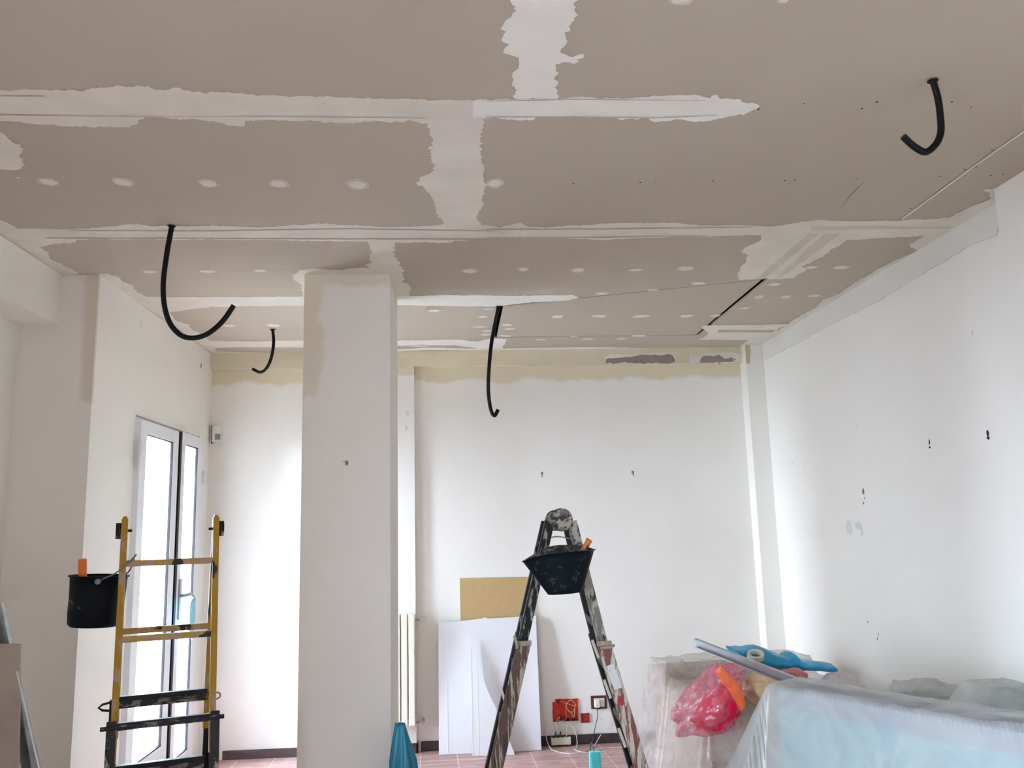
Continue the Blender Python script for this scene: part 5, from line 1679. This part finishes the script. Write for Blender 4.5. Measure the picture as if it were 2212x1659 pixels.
o = crumple('plastic_bag', (PK[0][0] + 0.0, 4.42, PK[0][2]), (0.165, 0.12, 0.175), 'film_pink', 'shiny pink plastic bag with a crimson bundle inside on the armchair', 'plastic bag', 2.0, 0.20, 2.6, 5, shear)
i_ = crumple('contents', (PK[0][0] + 0.035, 4.40, PK[0][2] - 0.025), (0.115, 0.085, 0.125), 'red_content', None, None, 4.0, 0.14, 1.6, 4, shear)
i_.parent = o
i_['label'] = 'crimson bundle seen through the film'
OP = [(1.287, 4.28, 0.864), (1.318, 4.28, 0.83), (1.348, 4.28, 0.789), (1.373, 4.28, 0.744), (1.389, 4.28, 0.7), (1.394, 4.28, 0.673)]
m = MB()
pth = catmull(OP, 6)
m.tube(pth, 0.03, 'orange_film', 18, radii=[0.016 + 0.014 * math.sin(math.pi * min(1, (k + 2) / len(pth))) + 0.004 * noise.noise(Vector((k * 0.5, 2, 2))) for k in range(len(pth))])
for v in m.bm.verts:
    v.co += Vector((1, 0.3, 0.6)) * 0.006 * noise.noise(v.co * 28)
tag(m.build('plastic_bag'), 'narrow orange plastic bag curving between the pink bag and the ochre sack', 'plastic bag')
o = crumple('plastic_bag', (PK[2][0] + 0.03, 4.56, PK[2][2] - 0.012), (0.07, 0.07, 0.045), 'film_pink', 'small pink plastic bundle above the orange bag, under the steel profile', 'plastic bag', 8.0, 0.22, 2.0, 4)
OC = [(1.602, 4.5, 0.729), (1.813, 4.5, 0.774)]
crumple('plastic_bag', (OC[0][0], 4.50, OC[0][2] - 0.005), (0.125, 0.11, 0.085), 'ochre', 'shiny ochre plastic sack beside the orange bag', 'plastic bag', 11.0, 0.16, 1.7)
crumple('carton', (OC[1][0], 4.66, OC[1][2] - 0.015), (0.075, 0.07, 0.035), 'mauve', 'dull red wrapped bundle under the blue plastic sheet', 'bundle', 12.0, 0.16, 1.7, 4).name = 'bundle'

# blue plastic sheet crumpled over the top, tape roll on it
PB = [(1.539, 4.8, 0.884), (1.686, 4.8, 0.894), (1.79, 4.8, 0.85), (1.841, 4.8, 0.823), (1.884, 4.8, 0.859), (1.907, 4.8, 0.813), (2.105, 4.8, 0.778), (2.118, 4.8, 0.738), (2.048, 4.8, 0.74), (1.835, 4.8, 0.758), (1.702, 4.8, 0.758), (1.625, 4.8, 0.786), (1.574, 4.8, 0.825)]
m = MB()
pl = [(p[0], p[2]) for p in PB]
rows_, cols_ = 10, 48
xs0, xs1 = min(p[0] for p in pl), max(p[0] for p in pl)


def span(x):
    zs_ = []
    n2 = len(pl)
    for k in range(n2):
        (xa, za), (xb, zb) = pl[k], pl[(k + 1) % n2]
        if (xa - x) * (xb - x) <= 0 and abs(xa - xb) > 1e-9:
            zs_.append(za + (zb - za) * (x - xa) / (xb - xa))
    return (min(zs_), max(zs_)) if zs_ else (pl[0][1], pl[0][1])


vs = []
for i in range(cols_ + 1):
    x = xs0 + 0.001 + (xs1 - xs0 - 0.002) * i / cols_
    zl, zh = span(x)
    for j in range(rows_ * 2):
        a = math.pi * 2 * j / (rows_ * 2)
        ry = 0.12 if i not in (0, cols_) else 0.05
        fr = 0.5 + 0.5 * math.sin(a)
        yy_ = 4.86 - math.cos(a) * ry + 0.02 * noise.noise(Vector((x * 14, a * 2, 1)))
        vs.append((x + 0.01 * noise.noise(Vector((x * 9, a, 4))), yy_, zl + (zh - zl) * fr + 0.006 * noise.noise(Vector((x * 20, a * 3, 7)))))
R2 = rows_ * 2
fs = [(i * R2 + j, i * R2 + (j + 1) % R2, (i + 1) * R2 + (j + 1) % R2, (i + 1) * R2 + j) for i in range(cols_) for j in range(R2)]
fs += [tuple(range(R2)), tuple(range(cols_ * R2, cols_ * R2 + R2))]
m.faces(vs, fs, 'bluecloth', True)
tag(m.build('plastic_sheet'), 'bright blue plastic sheet bunched on top of the wrapped armchair', 'plastic sheet')
TR = [(1.633, 4.72, 0.857)][0]
m = MB()
m.lathe([(0.030, -0.012), (0.046, -0.012), (0.046, 0.012), (0.030, 0.012), (0.030, -0.012)], 'papertape', 32, Matrix.Translation(TR) @ Matrix.Rotation(0.42, 4, 'X') @ Matrix.Rotation(-0.1, 4, 'Y'), False, False)
tag(m.build('tape_roll'), 'pale roll of masking tape lying on the bright blue sheet', 'tape roll')

q = [(1.299, 4.7, 0.94)][0]
q2 = [(1.741, 4.05, 0.773)][0]
profile('metal_profile', Vector(q), Vector(q2), 0.049, 0.018, 'galv', (0.2, -0.5, 0.8), 'shiny steel profile lying slanted across the bags on the armchair')

# repeats share a group
GROUPS = {'conduit': 'black conduits hanging from the ceiling', 'ladder': 'folding ladders', 'bucket': 'black buckets hanging on the ladders',
          'dust_sheet': 'plastic dust sheets over the furniture', 'plastic_bag': 'plastic bags heaped on the armchair', 'cable': 'loose cables by the far wall',
          'junction_box': 'red junction boxes on the far wall', 'metal_profile': 'steel profiles', 'plasterboard_sheet': 'leaning plasterboard sheets',
          'sofa': 'sofas under dust sheets', 'trowel': 'orange handled tools in the buckets', 'plug': 'plugs by the far wall'}
for o in COL.objects:
    if o.parent is None and o.name.split('.')[0] in GROUPS:
        o['group'] = GROUPS[o.name.split('.')[0]]
